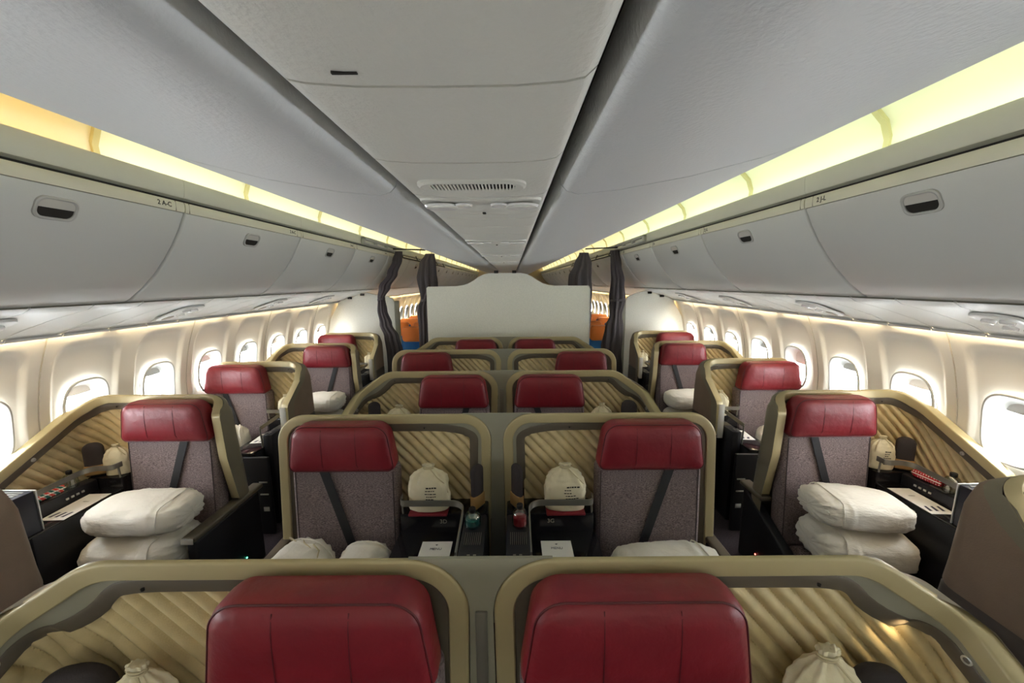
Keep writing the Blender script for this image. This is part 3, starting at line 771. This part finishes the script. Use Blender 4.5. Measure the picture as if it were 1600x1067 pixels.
def make_seat(kind, m, lamp=False):
    K = KINDS[kind]; xs = K['seat']
    root = thing('business_seat', (0, 0, 0), 'x', 'aircraft seat', 'business class seats')
    shell, path, org = make_shell(kind, m, root)
    X = lambda x, y, z: (m*x, y, z)
    bx = lambda mb, x0, x1, *a, **k: mb.box(m*x0, m*x1, *a, **k)
    # headrest
    def trap(hw, ht, z0, z1, r, n=8):
        P = fillet([(-hw*.3, 0, z0), (-hw, 0, z0), (-ht, 0, z1), (ht, 0, z1), (hw, 0, z0), (hw*.3, 0, z0)], [0, r*.45, r, r, r*.45, 0], n)
        return [(m*(xs+p.x), p.z) for p in P]
    head = trap(.302, .262, .893, 1.165, .085)
    y0 = -.02
    mb = MB(); pillow(mb, head, [(y0, .0), (y0-.02, -.004), (y0-.07, -.004), (y0-.088, .003), (y0-.100, .014), (y0-.108, .032), (y0-.114, .065), (y0-.117, .105)])
    hd = mb.build('headrest', M['red'], root, org, ang=60)
    mb = MB(); pts = [(x, y0-.092, z) for x, z in offset2d(head, .005)]
    mb.tube(pts+[pts[0]], .0028, 6); mb.build('piping', M['redseam'], hd, org)
    for dx in (-.095, .095):
        mb = MB(); mb.tube([X(xs+dx*1.05, y0-.100, .908), X(xs+dx, y0-.1165, .95), X(xs+dx, y0-.118, 1.03), X(xs+dx, y0-.115, 1.10), X(xs+dx, y0-.1035, 1.147)], .0016, 5); mb.build('seam', M['redseam'], hd, org)
    # backrest
    back = [(m*(xs+x), z) for x, z in rrect(0, .50, .302, .415, .05, 6)]
    mb = MB(); pillow(mb, back, [(.02, .004), (.0, 0), (-.05, 0), (-.068, .004), (-.078, .014), (-.082, .03), (-.080, .08), (-.078, .15)])
    for v in mb.bm.verts: v.co.y -= max(0, .95-v.co.z)*.055
    bk = mb.build('backrest', M['fabric'], root, org, ang=60)
    for sx in (-1, 1):
        mb = MB(); mb.tube([X(xs+sx*.279, -.0825-max(0, .95-z)*.055, z) for z in (.10, .4, .7, .88)], .003, 6); mb.build('piping', M['fabricside'], bk, org)
    # seat cushion
    mb = MB(); bx(mb, xs-.28, xs+.28, -.72, -.14, -.02, .13, bev=.045, seg=4); mb.build('seat_cushion', M['fabric'], root, org)
    mb = MB(); bx(mb, xs-.27, xs+.27, -.68, -.08, FL, -.025, bev=.02); mb.build('seat_base', M['blackmatte'], root, org)
    # belt: from the corner side shoulder towards the middle
    c = K['corner']
    a = Vector((xs+c*.115, -.087, .905)); b = Vector((xs-c*.06, -.118, .35))
    mb = MB(); pts = []
    for k in range(14):
        t = k/13; q = a.lerp(b, t); q.y = -.0868-max(0, .95-q.z)*.055-.004; pts.append(Vector(X(*q)))
    side = Vector((1, 0, 0)); mb.strip(pts, side, .05, .003); mb.build('seat_belt', M['belt'], root, org)
    mb = MB(); bx(mb, xs+c*.115-.04, xs+c*.115+.035, -.092, -.08, .885, .906, bev=.003); mb.build('belt_guide', M['cap'], root, org)
    # console
    xa, xb = K['con']; g = 1 if xb > xa else -1; w = abs(xb-xa); sw = .125 if w > .4 else .08
    zc = .57 if kind == 'side_aisle' else .535; xm = xb-g*sw
    mb = MB()
    bx(mb, xa, xb, -.13, .035, FL, .645, bev=.012)
    con = mb.build('console', M['black'], root, org)
    mb = MB(); bx(mb, xb-g*sw, xb, -.53, -.132, FL, .645, bev=.012); mb.build('side_console', M['blackmatte'], con, org)
    mb = MB(); bx(mb, xa, xm-g*.001, -.64, -.132, FL, zc-.012, bev=.012); mb.build('cabinet', M['blackmatte'], con, org)
    mb = MB(); bx(mb, xa-g*.004, xm-g*.001, -.66, -.132, zc-.011, zc, bev=.004); mb.build('tray_top', M['marble'], con, org)
    # grille
    mb = MB(); n = 9
    for k in range(n):
        x = xb-g*(sw*.18+sw*.64*k/(n-1)); bx(mb, x-.0012, x+.0012, -.395, -.30, .644, .6485)
    mb.build('speaker_grille', M['rail'], con, org)
    mb = MB()
    for k, y in enumerate((-.465, -.485)):
        for q in range(2): bx(mb, xb-g*(.035+.03*q), xb-g*(.035+.03*q+.014), y, y-.008, .644, .6475)
    mb.build('control_keys', M['rail'], con, org)
    mb = MB(); bx(mb, xm-g*.006, xm+g*.002, -.536, -.524, zc, .645, bev=.002); mb.build('corner_strip', M['silver'], con, org)
    if K['wing'] == 0:
        text_mesh('3D' if m > 0 else '3G', .034, Matrix.Translation(X((xa+xm)/2+.06, -.1305, .597)) @ Matrix.Rotation(PI/2, 4, 'X') @ Matrix.Translation((0, 0, .0)), 'seat_number', M['grey_trim'], con).data.transform(Matrix.Translation(-org))
    # rail
    rp = fillet([(xa+g*.012, -.10, .735), (xa+g*.016, -.17, .735), (xm, -.17, .735), (xm+g*.006, -.56, .715)], [0, .03, .07, 0], 10)
    mb = MB(); mb.strip([X(p.x, p.y, p.z) for p in rp], Vector((0, 0, 1)), .034, .007)
    rl = mb.build('guard_rail', M['rail'], root, org)
    mb = MB(); e = rp[-1]; mb.tube([X(e.x, e.y, e.z), X(e.x, e.y+.012, zc)], .006, 8); mb.build('rail_post', M['rail'], rl, org); mb = MB(); mb.tube([X(xa+g*.016, -.125, .735), X(xa+g*.016, -.12, .644)], .006, 8); mb.build('rail_post', M['rail'], rl, org)
    # cabinet latch
    mb = MB(); bx(mb, xa-g*.012, xa-g*.001, -.40, -.36, zc-.11, zc-.04, bev=.004); mb.build('cabinet_latch', M['silver'], con, org)
    if kind == 'side_aisle':
        mb = MB(); bx(mb, -2.83, -2.60, -.86, -.578, FL, .81, bev=.008); ep = mb.build('end_panel', M['navy'], root, org)
        mb = MB(); bx(mb, -2.83, -2.596, -.577, -.569, .36, .812, bev=.002); mb.build('edge_strip', M['silver'], ep, org)
        mb = MB()
        for k in range(9): bx(mb, -2.81, -2.63, -.61-.02*k, -.60-.02*k, .8095, .813)
        mb.build('vent_grille', M['rail'], ep, org)
        mb = MB()
        for k in range(4): bx(mb, xm-g*.006, xm-g*.001, -.24-.03*k, -.225-.03*k, .60, .612)
        mb.build('control_buttons', M['silver'], con, org)
    if kind == 'side_window':
        mb = MB(); bx(mb, -2.34, -1.972, -.68, -.645, FL, zc-.03, bev=.01); fp = mb.build('front_panel', M['blackmatte'], root, org)
        for z in (.28, .17):
            mb = MB(); bx(mb, -2.06, -1.99, -.688, -.681, z, z+.012, bev=.002); mb.build('grip_bar', M['silver'], fp, org)
        for x in (-2.10, -2.02):
            mb = MB(); bx(mb, x-.025, x+.025, -.686, -.681, .02, .06, bev=.003); mb.build('socket', M['silver'], fp, org)
    if kind == 'side_window':
        mb = MB(); bx(mb, -1.997, -1.945, -.414, -.404, zc+.002, .85, bev=.003); mb.build('edge_strip', M['shade'], shell, org)  # pale strip stands in for light catching the wing's front edge
    # armrest on the corner (aisle) side
    if kind == 'side_aisle':
        mb = MB(); bx(mb, -1.955, -1.885, -.41, .20, FL, .365, bev=.02, seg=3); ar = mb.build('armrest', M['blackmatte'], root, org)
        if m > 0:
            mb = MB(); bx(mb, -1.962, -1.878, -.43, .24, .366, .402, bev=.012, seg=3); mb.build('armrest_pad', M['dark_trim'], ar, org)
            mb = MB(); bx(mb, -1.958, -1.882, -.438, -.431, .362, .398, bev=.003); mb.build('armrest_tip', M['silver'], ar, org)
        else:
            for v in ar.data.vertices:
                if v.co.y < -.02: v.co.z *= .55
            mb = MB(); bx(mb, -1.962, -1.878, -.02, .24, .366, .402, bev=.012, seg=3); mb.build('armrest_pad', M['dark_trim'], ar, org)
        mb = MB(); mb.box(m*-1.884, m*-1.881, -.02, -.012, -.06, -.052); mb.build('indicator_light', M['led_g'] if m > 0 else M['led_r'], ar, org)
    elif kind == 'centre_outer':
        mb = MB(); bx(mb, -1.325, -1.265, -.50, .05, FL, .375, bev=.015, seg=3); ar = mb.build('armrest', M['blackmatte'], root, org)
        mb = MB(); bx(mb, -1.33, -1.262, -.52, .04, .376, .41, bev=.012, seg=3); mb.build('armrest_pad', M['dark_trim'], ar, org)
    elif kind == 'side_window':
        mb = MB(); bx(mb, -2.865, -2.92+.02 if False else -2.90, -.35, -.02, .0, .38, bev=.01); mb.build('armrest', M['blackmatte'], root, org)
    # reading lamp button on the inner trim
    cand = [(i, p, N, B) for i, (p, N, B) in enumerate(path)]
    if K['wing']:
        tgt = {'centre_inner': (-1.215, .95), 'centre_front': (-1.3, 1.0), 'side_aisle': (-2.88, .97), 'side_window': (-1.97, .95)}[kind]
        i, p, N, B = min(cand, key=lambda c: abs(c[1].x-tgt[0])+abs(c[1].z-tgt[1]))
        q = p+N*-.082+B*-.012; T = B.cross(N).normalized()
        mb = MB(); mb.loft([[X(*(q+N*r*math.cos(2*PI*k/16)+T*r*math.sin(2*PI*k/16)+B*h)) for k in range(16)] for r, h in ((.012, -.004), (.012, .003), (.008, .004), (.007, -.001))], True, True)
        mb.build('reading_lamp_button', M['silver'], shell, org)
    xq = (K['con'][0]+K['con'][1])/2 if K['wing'] else xs-c*.42
    mb = MB(); mb.lathe([(.005, 0), (.005, .006)], X(xq+.03, -.0, 1.105), 10); mb.build('trim_screw', M['cap'], shell, org)
    if lamp:
        i, p, N, B = min(cand, key=lambda cc: abs(cc[1].x-lamp[0])+abs(cc[1].z-lamp[1])*1.0)
        q = p+N*-.125+B*-.008
        mb = MB(); mb.lathe([(.012, 0), (.012, .006), (.009, .007)], X(q.x, q.y, q.z), 12); mb.build('reading_lamp', M['lamp'], shell, org)
    return root

SEATS = {}
def place(kind, m, y, label, dx=0):
    K = KINDS[kind]; loc = (m*K['seat']+dx, y, FL)
    if (kind, m) not in SEATS:
        r = make_seat(kind, m); SEATS[kind, m] = r; r.location = loc; r['label'] = label
    else: r = copy_tree(SEATS[kind, m], loc, label)
    return r
CY = [.955, 2.145, 3.243, 4.33, 5.31]
SY = [1.39, 2.585, 3.72, 4.87, 5.90]
cr = ['front', 'second', 'third', 'fourth', 'last']
for i, y in enumerate(CY):
    kind = ['centre_front', 'centre_outer', 'centre_inner', 'centre_outer', 'centre_inner'][i]
    for m, sd in ((1, 'left'), (-1, 'right')):
        pos = 'beside the divider' if i % 2 == 0 else 'beside the aisle'
        place(kind, m, y, 'burgundy and grey business seat %s in the %s centre pair, %s half' % (pos, cr[i], sd))
sr = ['frontmost, mostly cut off,', 'nearest full', 'second full', 'third full', 'last']
for i, y in enumerate(SY):
    kind = 'side_aisle' if i % 2 else 'side_window'
    for m, sd in ((1, 'left'), (-1, 'right')):
        place(kind, m, y, '%s burgundy business seat along the %s windows, set %s' % (sr[i].replace(', mostly cut off,', ' cut-off'), sd, 'by the aisle' if i % 2 else 'against the wall'))
# divider between each centre pair
def divider(y, i, inner):
    K = KINDS['centre_inner' if inner else 'centre_outer']; path = build_path(K)
    n = len(path)
    rt = [(p.x+N.x*.003, p.z+N.z*.003) for p, N, B in path if p.x > -.21]
    # from top-left going right and down to the floor
    poly = rt+[(-x, z) for x, z in rt[::-1]]
    r = thing('centre_divider', (0, y, FL), 'grey green divider post between the two seats of the %s centre pair' % cr[i], 'seat divider', 'centre pair dividers')
    mb = MB(); xzprism(mb, poly, .004, .015); mb.build('divider_post', M['grey_trim'], r, (0, 0, FL))
    mb = MB()
    if inner: mb.box(-.017, .017, -.006, .005, FL, 1.03, .003)
    else: mb.box(-.004, .004, .003, .0055, FL, 1.1)
    mb.build('sliding_screen' if inner else 'joint_line', M['rail'] if inner else M['grey_trim'], r, (0, 0, FL))
for i, y in enumerate(CY): divider(y, i, i % 2 == 0)
# ------------------------------------------------------------------ loose things
def sack_mesh(rx, ry, rz, seed, tie=None, e1=.74, e2=.66):
    mb = MB(); nu, nv = 72, 40; rings = []
    def sp(v, e): return math.copysign(abs(v)**e, v)
    for i in range(nu+1):                      # axis along x
        ph = -PI/2+PI*i/nu; cx, r = sp(math.sin(ph), .72), abs(math.cos(ph))**.42
        ring = []
        for j in range(nv):
            th = 2*PI*j/nv
            y, z = r*sp(math.cos(th), e1), r*sp(math.sin(th), e2)
            p = Vector((cx, y, z))
            wr = noise.noise((cx*3+seed, y*2, z*5))*.05+abs(noise.noise((cx*2.2, th*2.6+seed, seed)))*.05*r+abs(noise.noise((cx*9+seed, y*4, z*6+seed)))*.045
            endw = sm((cx-.62)/.35)
            wr += endw*.045*math.sin(13*th+seed)*(.4+r)
            wr += .03*math.exp(-((cx-.45)/.05)**2)
            sag = 1-.12*(1 if z < 0 else 0)
            k = 1+wr-.03
            ring.append((rx*cx*(1+wr*.3), ry*y*k, rz*z*k*sag))
        rings.append(ring)
    mb.loft(rings, True, True)
    return mb
def sack(x, y, z, rx, ry, rz, seed, label, rot=0, tilt=0, tie=False, group='white bedding sacks'):
    mb = sack_mesh(rx, ry, rz, seed)
    if tilt: bmesh.ops.rotate(mb.bm, verts=mb.bm.verts[:], cent=(0, 0, 0), matrix=Matrix.Rotation(tilt, 3, 'Y'))
    r = thing('bedding_sack', (x, y, z), label, 'bedding bag', group); r.rotation_euler = (0, 0, rot)
    b = mb.build('cloth_body', M['white_cloth'], r, ang=80)
    m2 = MB(); pts = []
    for k in range(25):
        th = 2*PI*k/24
        c, s_ = math.cos(th), math.sin(th)
        pts.append((rx*.62+.006*math.sin(5*th), ry*.93*math.copysign(abs(c)**.62, c), rz*.95*math.copysign(abs(s_)**.55, s_)*(1 if s_ > 0 else .88)))
    M3 = Matrix.Rotation(tilt, 3, 'Y'); m2.tube([tuple(M3 @ Vector(p)) for p in pts], .004, 6); m2.build('hem_seam', M['white_cloth'], r)
    if tie:
        m2 = MB(); 
        for k in range(3): m2.tube([(rx*.2, -ry*.75+.01*k, rz*.80), (rx*.34, -ry*.7+.05*k, rz*.93), (rx*.45, -ry*.35+.06*k, rz*.98), (rx*.62, -ry*.3+.09*k, rz*.90)], .004, 6)
        m2.build('draw_cord', M['cord'], r)
    return r

def drawbag(x, y, z, h, w, label, seed, prnt=False, rot=0, lean=0):
    r = thing('drawstring_bag', (x, y, z), label, 'drawstring bag', 'canvas drawstring bags'); r.rotation_euler = (lean, 0, rot)
    prof = [(0, .80), (.02, .95), (.12, 1.0), (.35, 1.0), (.55, .97), (.70, .86), (.80, .66), (.87, .40), (.92, .22), (.94, .22), (.97, .29), (1.0, .26)]
    N = 64
    def R(t):
        for (a, p), (b, q) in zip(prof, prof[1:]):
            if a <= t <= b: u = (t-a)/(b-a); return p+(q-p)*(u*u*(3-2*u))
        return prof[-1][1]
    def pt(t, th):
        rr = R(t); pl = sm((t-.45)/.4)
        k = 1+pl*.13*math.sin(9*th+seed)+.07*noise.noise((math.cos(th)*2+seed, math.sin(th)*2, t*5))+.03*noise.noise((math.cos(th)*6, math.sin(th)*6, t*12+seed))
        c, s_ = math.cos(th), math.sin(th)
        bx = math.copysign(abs(c)**.75, c); by = math.copysign(abs(s_)**.75, s_)
        return (w*rr*k*bx+.01*noise.noise((t*3, seed, 0)), w*.55*rr*k*by+.004*math.sin(t*9), h*t)
    mb = MB(); rings = [[pt(t, 2*PI*k/N) for k in range(N)] for t in [i/44 for i in range(45)]]
    mb.loft(rings, True, True); mb.build('canvas_body', M['canvas'], r, ang=80)
    mb = MB(); n = 20
    for dz in (0, .008): mb.tube([(w*.25*math.cos(2*PI*k/n), w*.15*math.sin(2*PI*k/n), h*.92+dz) for k in range(n+1)], .0035, 6)
    mb.tube([(w*.1, -w*.14, h*.92), (w*.5, -w*.40, h*.78), (w*.86, -w*.30, h*.60), (w*.95, -w*.22, h*.4)], .003, 6)
    mb.build('draw_cord', M['cord'], r)
    if prnt:
        rs = random.Random(seed); mb = MB()
        for k in range(7):
            t = .58-.065*k; x0 = -.10+rs.random()*.12; x1 = x0+.25+rs.random()*.35
            q = x0
            while q < x1:
                l = .05+rs.random()*.09
                def S(u):
                    c = max(-1, min(1, u)); th = -PI/2+math.asin(max(-1, min(1, math.copysign(abs(c)**(1/.75), c))))
                    p = Vector(pt(t, th)); p.y -= .0022; return p
                a, b = S(q), S(min(q+l, .85)); mb.strip([a, (a+b)/2, b], Vector((0, 0, 1)), .005 if k else .008, .0008)
                q += l+.03
        mb.build('printed_text', M['ink'], r)
    return r
def pouch_case(x, y, z, w, h, label, rot=0, lean=0, thick=.022):
    r = thing('felt_case', (x, y, z), label, 'case', 'dark felt cases'); r.rotation_euler = (lean, 0, rot)
    P = fillet([(-w*.3, 0, 0), (-w*.5, 0, 0), (-w*.5, 0, h), (w*.5, 0, h), (w*.5, 0, 0), (w*.3, 0, 0)], [0, .02, w*.42, w*.46, .02, 0], 10)
    mb = MB(); pillow(mb, [(p.x, p.z) for p in P], [(thick, .012), (thick*.8, .003), (thick*.4, 0), (-thick*.4, 0), (-thick*.8, .003), (-thick, .012), (-thick*1.15, .03)]); mb.build('felt_body', M['pouch'], r, ang=70)
    mb = MB(); mb.box(-w*.515, w*.515, -thick*1.3, thick*1.2, .012, h*.34, .006, 3); mb.build('band', M['tan'], r)
    return r
def bottle(x, y, z, h, rad, mt, inner, label):
    r = thing('water_bottle', (x, y, z), label, 'bottle', None)
    mb = MB(); mb.lathe([(rad*.86, 0), (rad, .006), (rad, h*.5), (rad*.96, h*.6), (rad*.7, h*.74), (rad*.36, h*.80), (rad*.34, h*.86)], (0, 0, 0), 24); mb.build('bottle_body', mt, r)
    if inner:
        mb = MB(); mb.lathe([(rad*.5, .004), (rad*.82, .012), (rad*.85, h*.42), (rad*.5, h*.50)], (0, 0, 0), 20); mb.build('contents', inner, r)
    mb = MB(); mb.lathe([(rad*.40, h*.82), (rad*.42, h*.83), (rad*.42, h*.98), (rad*.38, h)], (0, 0, 0), 20); mb.build('cap', M['cap'], r)
    return r
def menu(x, y, z, w, l, label, rot=0, kind='title'):
    r = thing('menu_card', (x, y, z), label, 'menu', 'menu cards on the consoles'); r.rotation_euler = (0, 0, rot)
    mb = MB(); mb.box(-w/2, w/2, -l/2, l/2, 0, .0016); p = mb.build('card', M['paper'], r)
    if kind == 'title':
        text_mesh('MENU', w*.14, Matrix.Translation((0, l*.10, .0018)), 'title_text', M['ink_navy'], p)
        mb = MB(); mb.add([(-w*.05, l*.33, .002), (0, l*.27, .002), (w*.05, l*.33, .002), (w*.02, l*.34, .002), (-w*.02, l*.34, .002)], [(0, 1, 2, 3, 4)]); mb.build('emblem', M['ink_navy'], p)
    else:
        mb = MB()
        for k in range(3):
            mb.add([(-w*.38+w*.26*k+dx, yy, .002) for dx, yy in ((0, -l*.40), (w*.13, -l*.40), (w*.20, -l*.22), (w*.10, -l*.22))], [(0, 1, 2, 3)])
        mb.build('emblem', M['ink_navy'], p)
        text_mesh('MENU', w*.10, Matrix.Translation((0, l*.18, .0018)), 'title_text', M['rail'], p)
    return r
def pad(x0, x1, y0, y1, z, mt, label, name='leather_pad'):
    mb = MB(); mb.box(x0, x1, y0, y1, z, z+.016, .006, 3); o = mb.build(name, mt, None, ((x0+x1)/2, (y0+y1)/2, z)); o.location = ((x0+x1)/2, (y0+y1)/2, z)
    return tag(o, label, 'pad')

SH = .6458
# front centre pair
pouch_case(-1.115, .90, SH, .18, .27, 'dark felt case with only its top edge in view, front centre pair, left', rot=.25)
drawbag(-.92, .885, SH, .30, .09, 'canvas bag of which only the gathered top shows beside the left front headrest', 3)
drawbag(.93, .885, SH, .335, .10, 'canvas bag gathered top poking up right of the front right headrest', 9)
pouch_case(1.10, .90, SH, .13, .255, 'dark felt case barely peeking up beside the front right canvas bag', rot=-.2)
# second centre pair
drawbag(-.39, 2.055, SH+.017, .265, .117, 'printed canvas bag on the shelf of the second centre pair, left half', 11, True)
drawbag(.39, 2.055, SH+.017, .265, .117, 'printed canvas bag on the shelf of the second centre pair, right half', 23, True)
pad(-.50, -.28, 1.985, 2.135, SH, M['red'], 'red leather pad under the printed bag in the second centre pair, left half')
pad(.28, .50, 1.985, 2.135, SH, M['red'], 'red leather pad under the printed bag in the second centre pair, right half')
pouch_case(-.115, 2.07, SH, .09, .27, 'slim dark felt case standing behind the teal bottle', rot=1.0, lean=.0, thick=.016)
pouch_case(.115, 2.07, SH, .09, .27, 'dark felt case with tan band standing behind the red-filled bottle', rot=-1.0, lean=.0, thick=.016)
bottle(-.128, 1.905, .6458, .105, .044, M['teal'], M['teal_in'], 'squat teal plastic bottle at the end of the left console speaker grille')
bottle(.128, 1.905, .6458, .125, .042, M['clear'], M['red_in'], 'clear plastic bottle with red contents and black cap beside the divider')
menu(-.325, 1.85, .5362, .165, .15, 'white menu card on the second centre pair left console', 0)
menu(.325, 1.85, .5362, .165, .15, 'white menu card on the second centre pair right console', 0)
sack(-1.055, 1.80, .385, .19, .155, .185, 4, 'cream bedding sack with gathered drawstring on the second centre left seat', 1.3, tie=True)
sack(-.72, 1.81, .375, .18, .145, .175, 17, 'smooth cream bedding sack leaning towards the left console menu', 1.5)
sack(.91, 1.79, .39, .30, .2, .165, 31, 'wrinkled bedding sack lying across the second centre right seat', .04)
# third centre pair
drawbag(-.88, 3.17, SH, .27, .11, 'canvas bag half hidden by the rim in front, third centre pair, left', 14)
drawbag(.86, 3.17, SH, .275, .10, 'canvas bag half hidden by the rim in front, third centre pair, right', 15, rot=.4)
pouch_case(-1.09, 3.16, SH, .10, .30, 'upright dark felt case at the left end of the third centre pair', rot=.7)
pouch_case(1.09, 3.16, SH, .13, .30, 'upright dark felt case at the right end of the third centre pair', rot=-.4)
# nearest full window seats
drawbag(-2.66, 2.522, SH, .215, .074, 'slumped canvas bag beside the nearest left window-side headrest', 5, rot=.3)
drawbag(2.657, 2.522, SH, .235, .074, 'slumped canvas bag beside the nearest right window-side headrest', 27, True, rot=-.3)
pouch_case(-2.79, 2.495, SH, .105, .235, 'charcoal felt case with tan band behind the dark bottle by the left wall', rot=.5)
pouch_case(2.791, 2.493, SH, .10, .235, 'charcoal felt case with tan band against the right ribbed shell', rot=-.5)
bottle(-2.79, 2.335, .6458, .115, .036, M['clear'], None, 'clear dark-capped bottle on the left window console')
bottle(2.797, 2.20, .6495, .125, .042, M['clear'], None, 'clear dark-capped bottle on the right window console')
def bundle(x, y, z, mt, label, rot):
    r = thing('cloth_pouch', (x, y, z), label, 'pouch'); r.rotation_euler = (0, 0, rot)
    mb = MB(); pillow(mb, [(a, b) for a, b in rrect(0, .028, .085, .028, .024, 6)], [(.03, .012), (.024, .003), (0, 0), (-.024, .003), (-.03, .012)]); mb.build('pouch_body', mt, r, ang=60)
    mb = MB(); mb.tube([(-.082, -.031, .03), (.082, -.031, .03)], .003, 6); mb.build('zip_edge', M['paper'], r)
bundle(-2.795, 2.20, 0.6495, M['stripe'], 'small striped cloth pouch lying on the left window console', 1.45)
bundle(2.795, 2.325, 0.6495, M['red_dot'], 'red pouch with white dots lying on the right window console', -1.45)
menu(-2.655, 2.235, .5712, .14, .29, 'pale menu card with dark stripes on the left window console', .05, 'stripe')
menu(2.655, 2.235, .5712, .14, .29, 'pale menu card with dark stripes on the right window console', -.05, 'stripe')
sack(-2.265, 2.225, .29, .28, .20, .132, 41, 'lower of two white sacks stacked on the nearest left window-row seat', .03)
sack(-2.225, 2.235, .53, .275, .18, .105, 42, 'upper of two white sacks stacked on the nearest left window-row seat', .10, tilt=.05)
sack(2.265, 2.22, .29, .28, .20, .132, 43, 'lower of two white sacks stacked on the nearest right window-row seat', PI-.08, tilt=-.03)
sack(2.24, 2.23, .53, .275, .175, .105, 44, 'upper of two white sacks stacked on the nearest right window-row seat', PI-.10, tilt=-.05)
# second full window seats
sack(-2.54, 3.34, .43, .19, .19, .22, 51, 'white sack on the seat beside the second left window console', .6)
sack(2.54, 3.34, .41, .19, .19, .21, 52, 'cream sack partly hidden behind the nearest right seat shell', -.6, tie=True)
menu(-2.195, 3.38, .5362, .17, .22, 'white menu card on the dark console of the second left window seat', .1, 'stripe')
menu(2.195, 3.38, .5362, .17, .22, 'white menu card on the dark console of the second right window seat', -.1, 'stripe')
drawbag(-2.12, 3.62, SH, .24, .075, 'white drawstring bag behind the sloping left aisle wing of the second window seat', 6)
drawbag(2.12, 3.62, SH, .25, .08, 'white drawstring bag behind the sloping right aisle wing of the second window seat', 7)
# third
for k, (z, rz, sd_) in enumerate(((.275, .12, 61), (.515, .11, 62))):
    sack(-2.215, 4.54, z, .225, .2, rz, sd_, '%s of two white sacks on the third left window-row seat' % ('lower', 'upper')[k], .05)
    sack(2.245, 4.54, z, .265, .2, rz, sd_+5, '%s of two white sacks on the third right window-row seat' % ('lower', 'upper')[k], -.05, tilt=-.05*k)
drawbag(-2.10, 5.80, SH, .25, .08, 'small white drawstring bag on the console of the last left window seat', 8)
drawbag(2.10, 5.80, SH, .25, .08, 'small white drawstring bag on the console of the last right window seat', 18)
# ------------------------------------------------------------------ light and camera
def area(name, loc, rot, sx, sy, energy, col, spread=PI):
    l = bpy.data.lights.new(name, 'AREA'); l.shape = 'RECTANGLE'; l.size = sx; l.size_y = sy; l.energy = energy; l.color = col; l.spread = spread
    o = bpy.data.objects.new(name, l); COL.objects.link(o); o.location = loc; o.rotation_euler = rot
    return o
ED = [Y0]+RIBS+[Y1]
for s in (-1, 1):
    for a, b in zip(ED, ED[1:]):
        col = (1, .96, .60)
        e = .62
        if s < 0 and b < 2: col = (1, .62, .17); e = .5
        elif s > 0: col = (.91, 1, .62)
        if a > 6: col = (1, .90, .50)
        area('cove_lamp', (s*1.80, (a+b)/2, 2.492), (PI, -s*.15, 0), .03, (b-a)-.03, e*(b-a), col)
    for k in range(-1, 13):
        yy = 1.05+1.1*k+(.25 if k > 4 else 0); far = yy > 6
        area('sidewall_wash_lamp', (s*2.722, yy, 1.655), (0, 0, 0), .02, 1.0, 3.2 if far else 1.25 if s > 0 else 1.0, (1, .70, .30) if far else (1, .80, .50))
    for yc in BAYS:
        if yc > 7: continue
        p = area('window_portal', (s*3.02, yc, WZ), (0, s*PI/2, 0), .34, .24, 1, (1, 1, 1)); p.data.cycles.is_portal = True
area('added_fill_light', (0, -1.9, 2.12), (-1.25, 0, 0), 1.6, .15, 7, (1, .97, .92))  # added fill behind the camera, bounced off the front wall to brighten the cabin
w = bpy.data.worlds.new('sky'); scn.world = w; w.use_nodes = True
bg = w.node_tree.nodes['Background']; bg.inputs['Color'].default_value = (.93, .97, 1, 1); bg.inputs['Strength'].default_value = 24
for y in (CY[0], CY[2], CY[4]):
    l = bpy.data.lights.new('reading_spot', 'SPOT'); l.energy = .22; l.color = (1, .75, .42); l.spot_size = 1.7; l.spot_blend = .8; l.shadow_soft_size = .012
    o = bpy.data.objects.new('reading_spot', l); COL.objects.link(o); o.location = (1.19, y-.02, 1.0); o.rotation_euler = (.9, 0, 0)
    o.rotation_euler = Vector((-.1, .55, -1)).to_track_quat('-Z', 'Y').to_euler()

cd = bpy.data.cameras.new('camera'); cam = bpy.data.objects.new('camera', cd); COL.objects.link(cam); scn.camera = cam
cd.sensor_width = 36; cd.lens = 13.5; cd.clip_start = .02
p = math.atan((533.5-440.5)/600)
cam.matrix_world = Matrix.Translation((.092, 0, 1.95)) @ Matrix.Rotation(PI/2-p, 4, 'X') @ Matrix.Rotation(math.radians(-.4), 4, 'Z')
scn.view_settings.view_transform = 'Standard'; scn.view_settings.look = 'None'; scn.view_settings.gamma = 1; scn.view_settings.use_curve_mapping = False
scn.view_settings.exposure = 1.32
scn.cycles.use_denoising = True
scn.cycles.max_bounces = 10; scn.cycles.diffuse_bounces = 6; scn.cycles.transparent_max_bounces = 16
scn.cycles.sample_clamp_indirect = 6
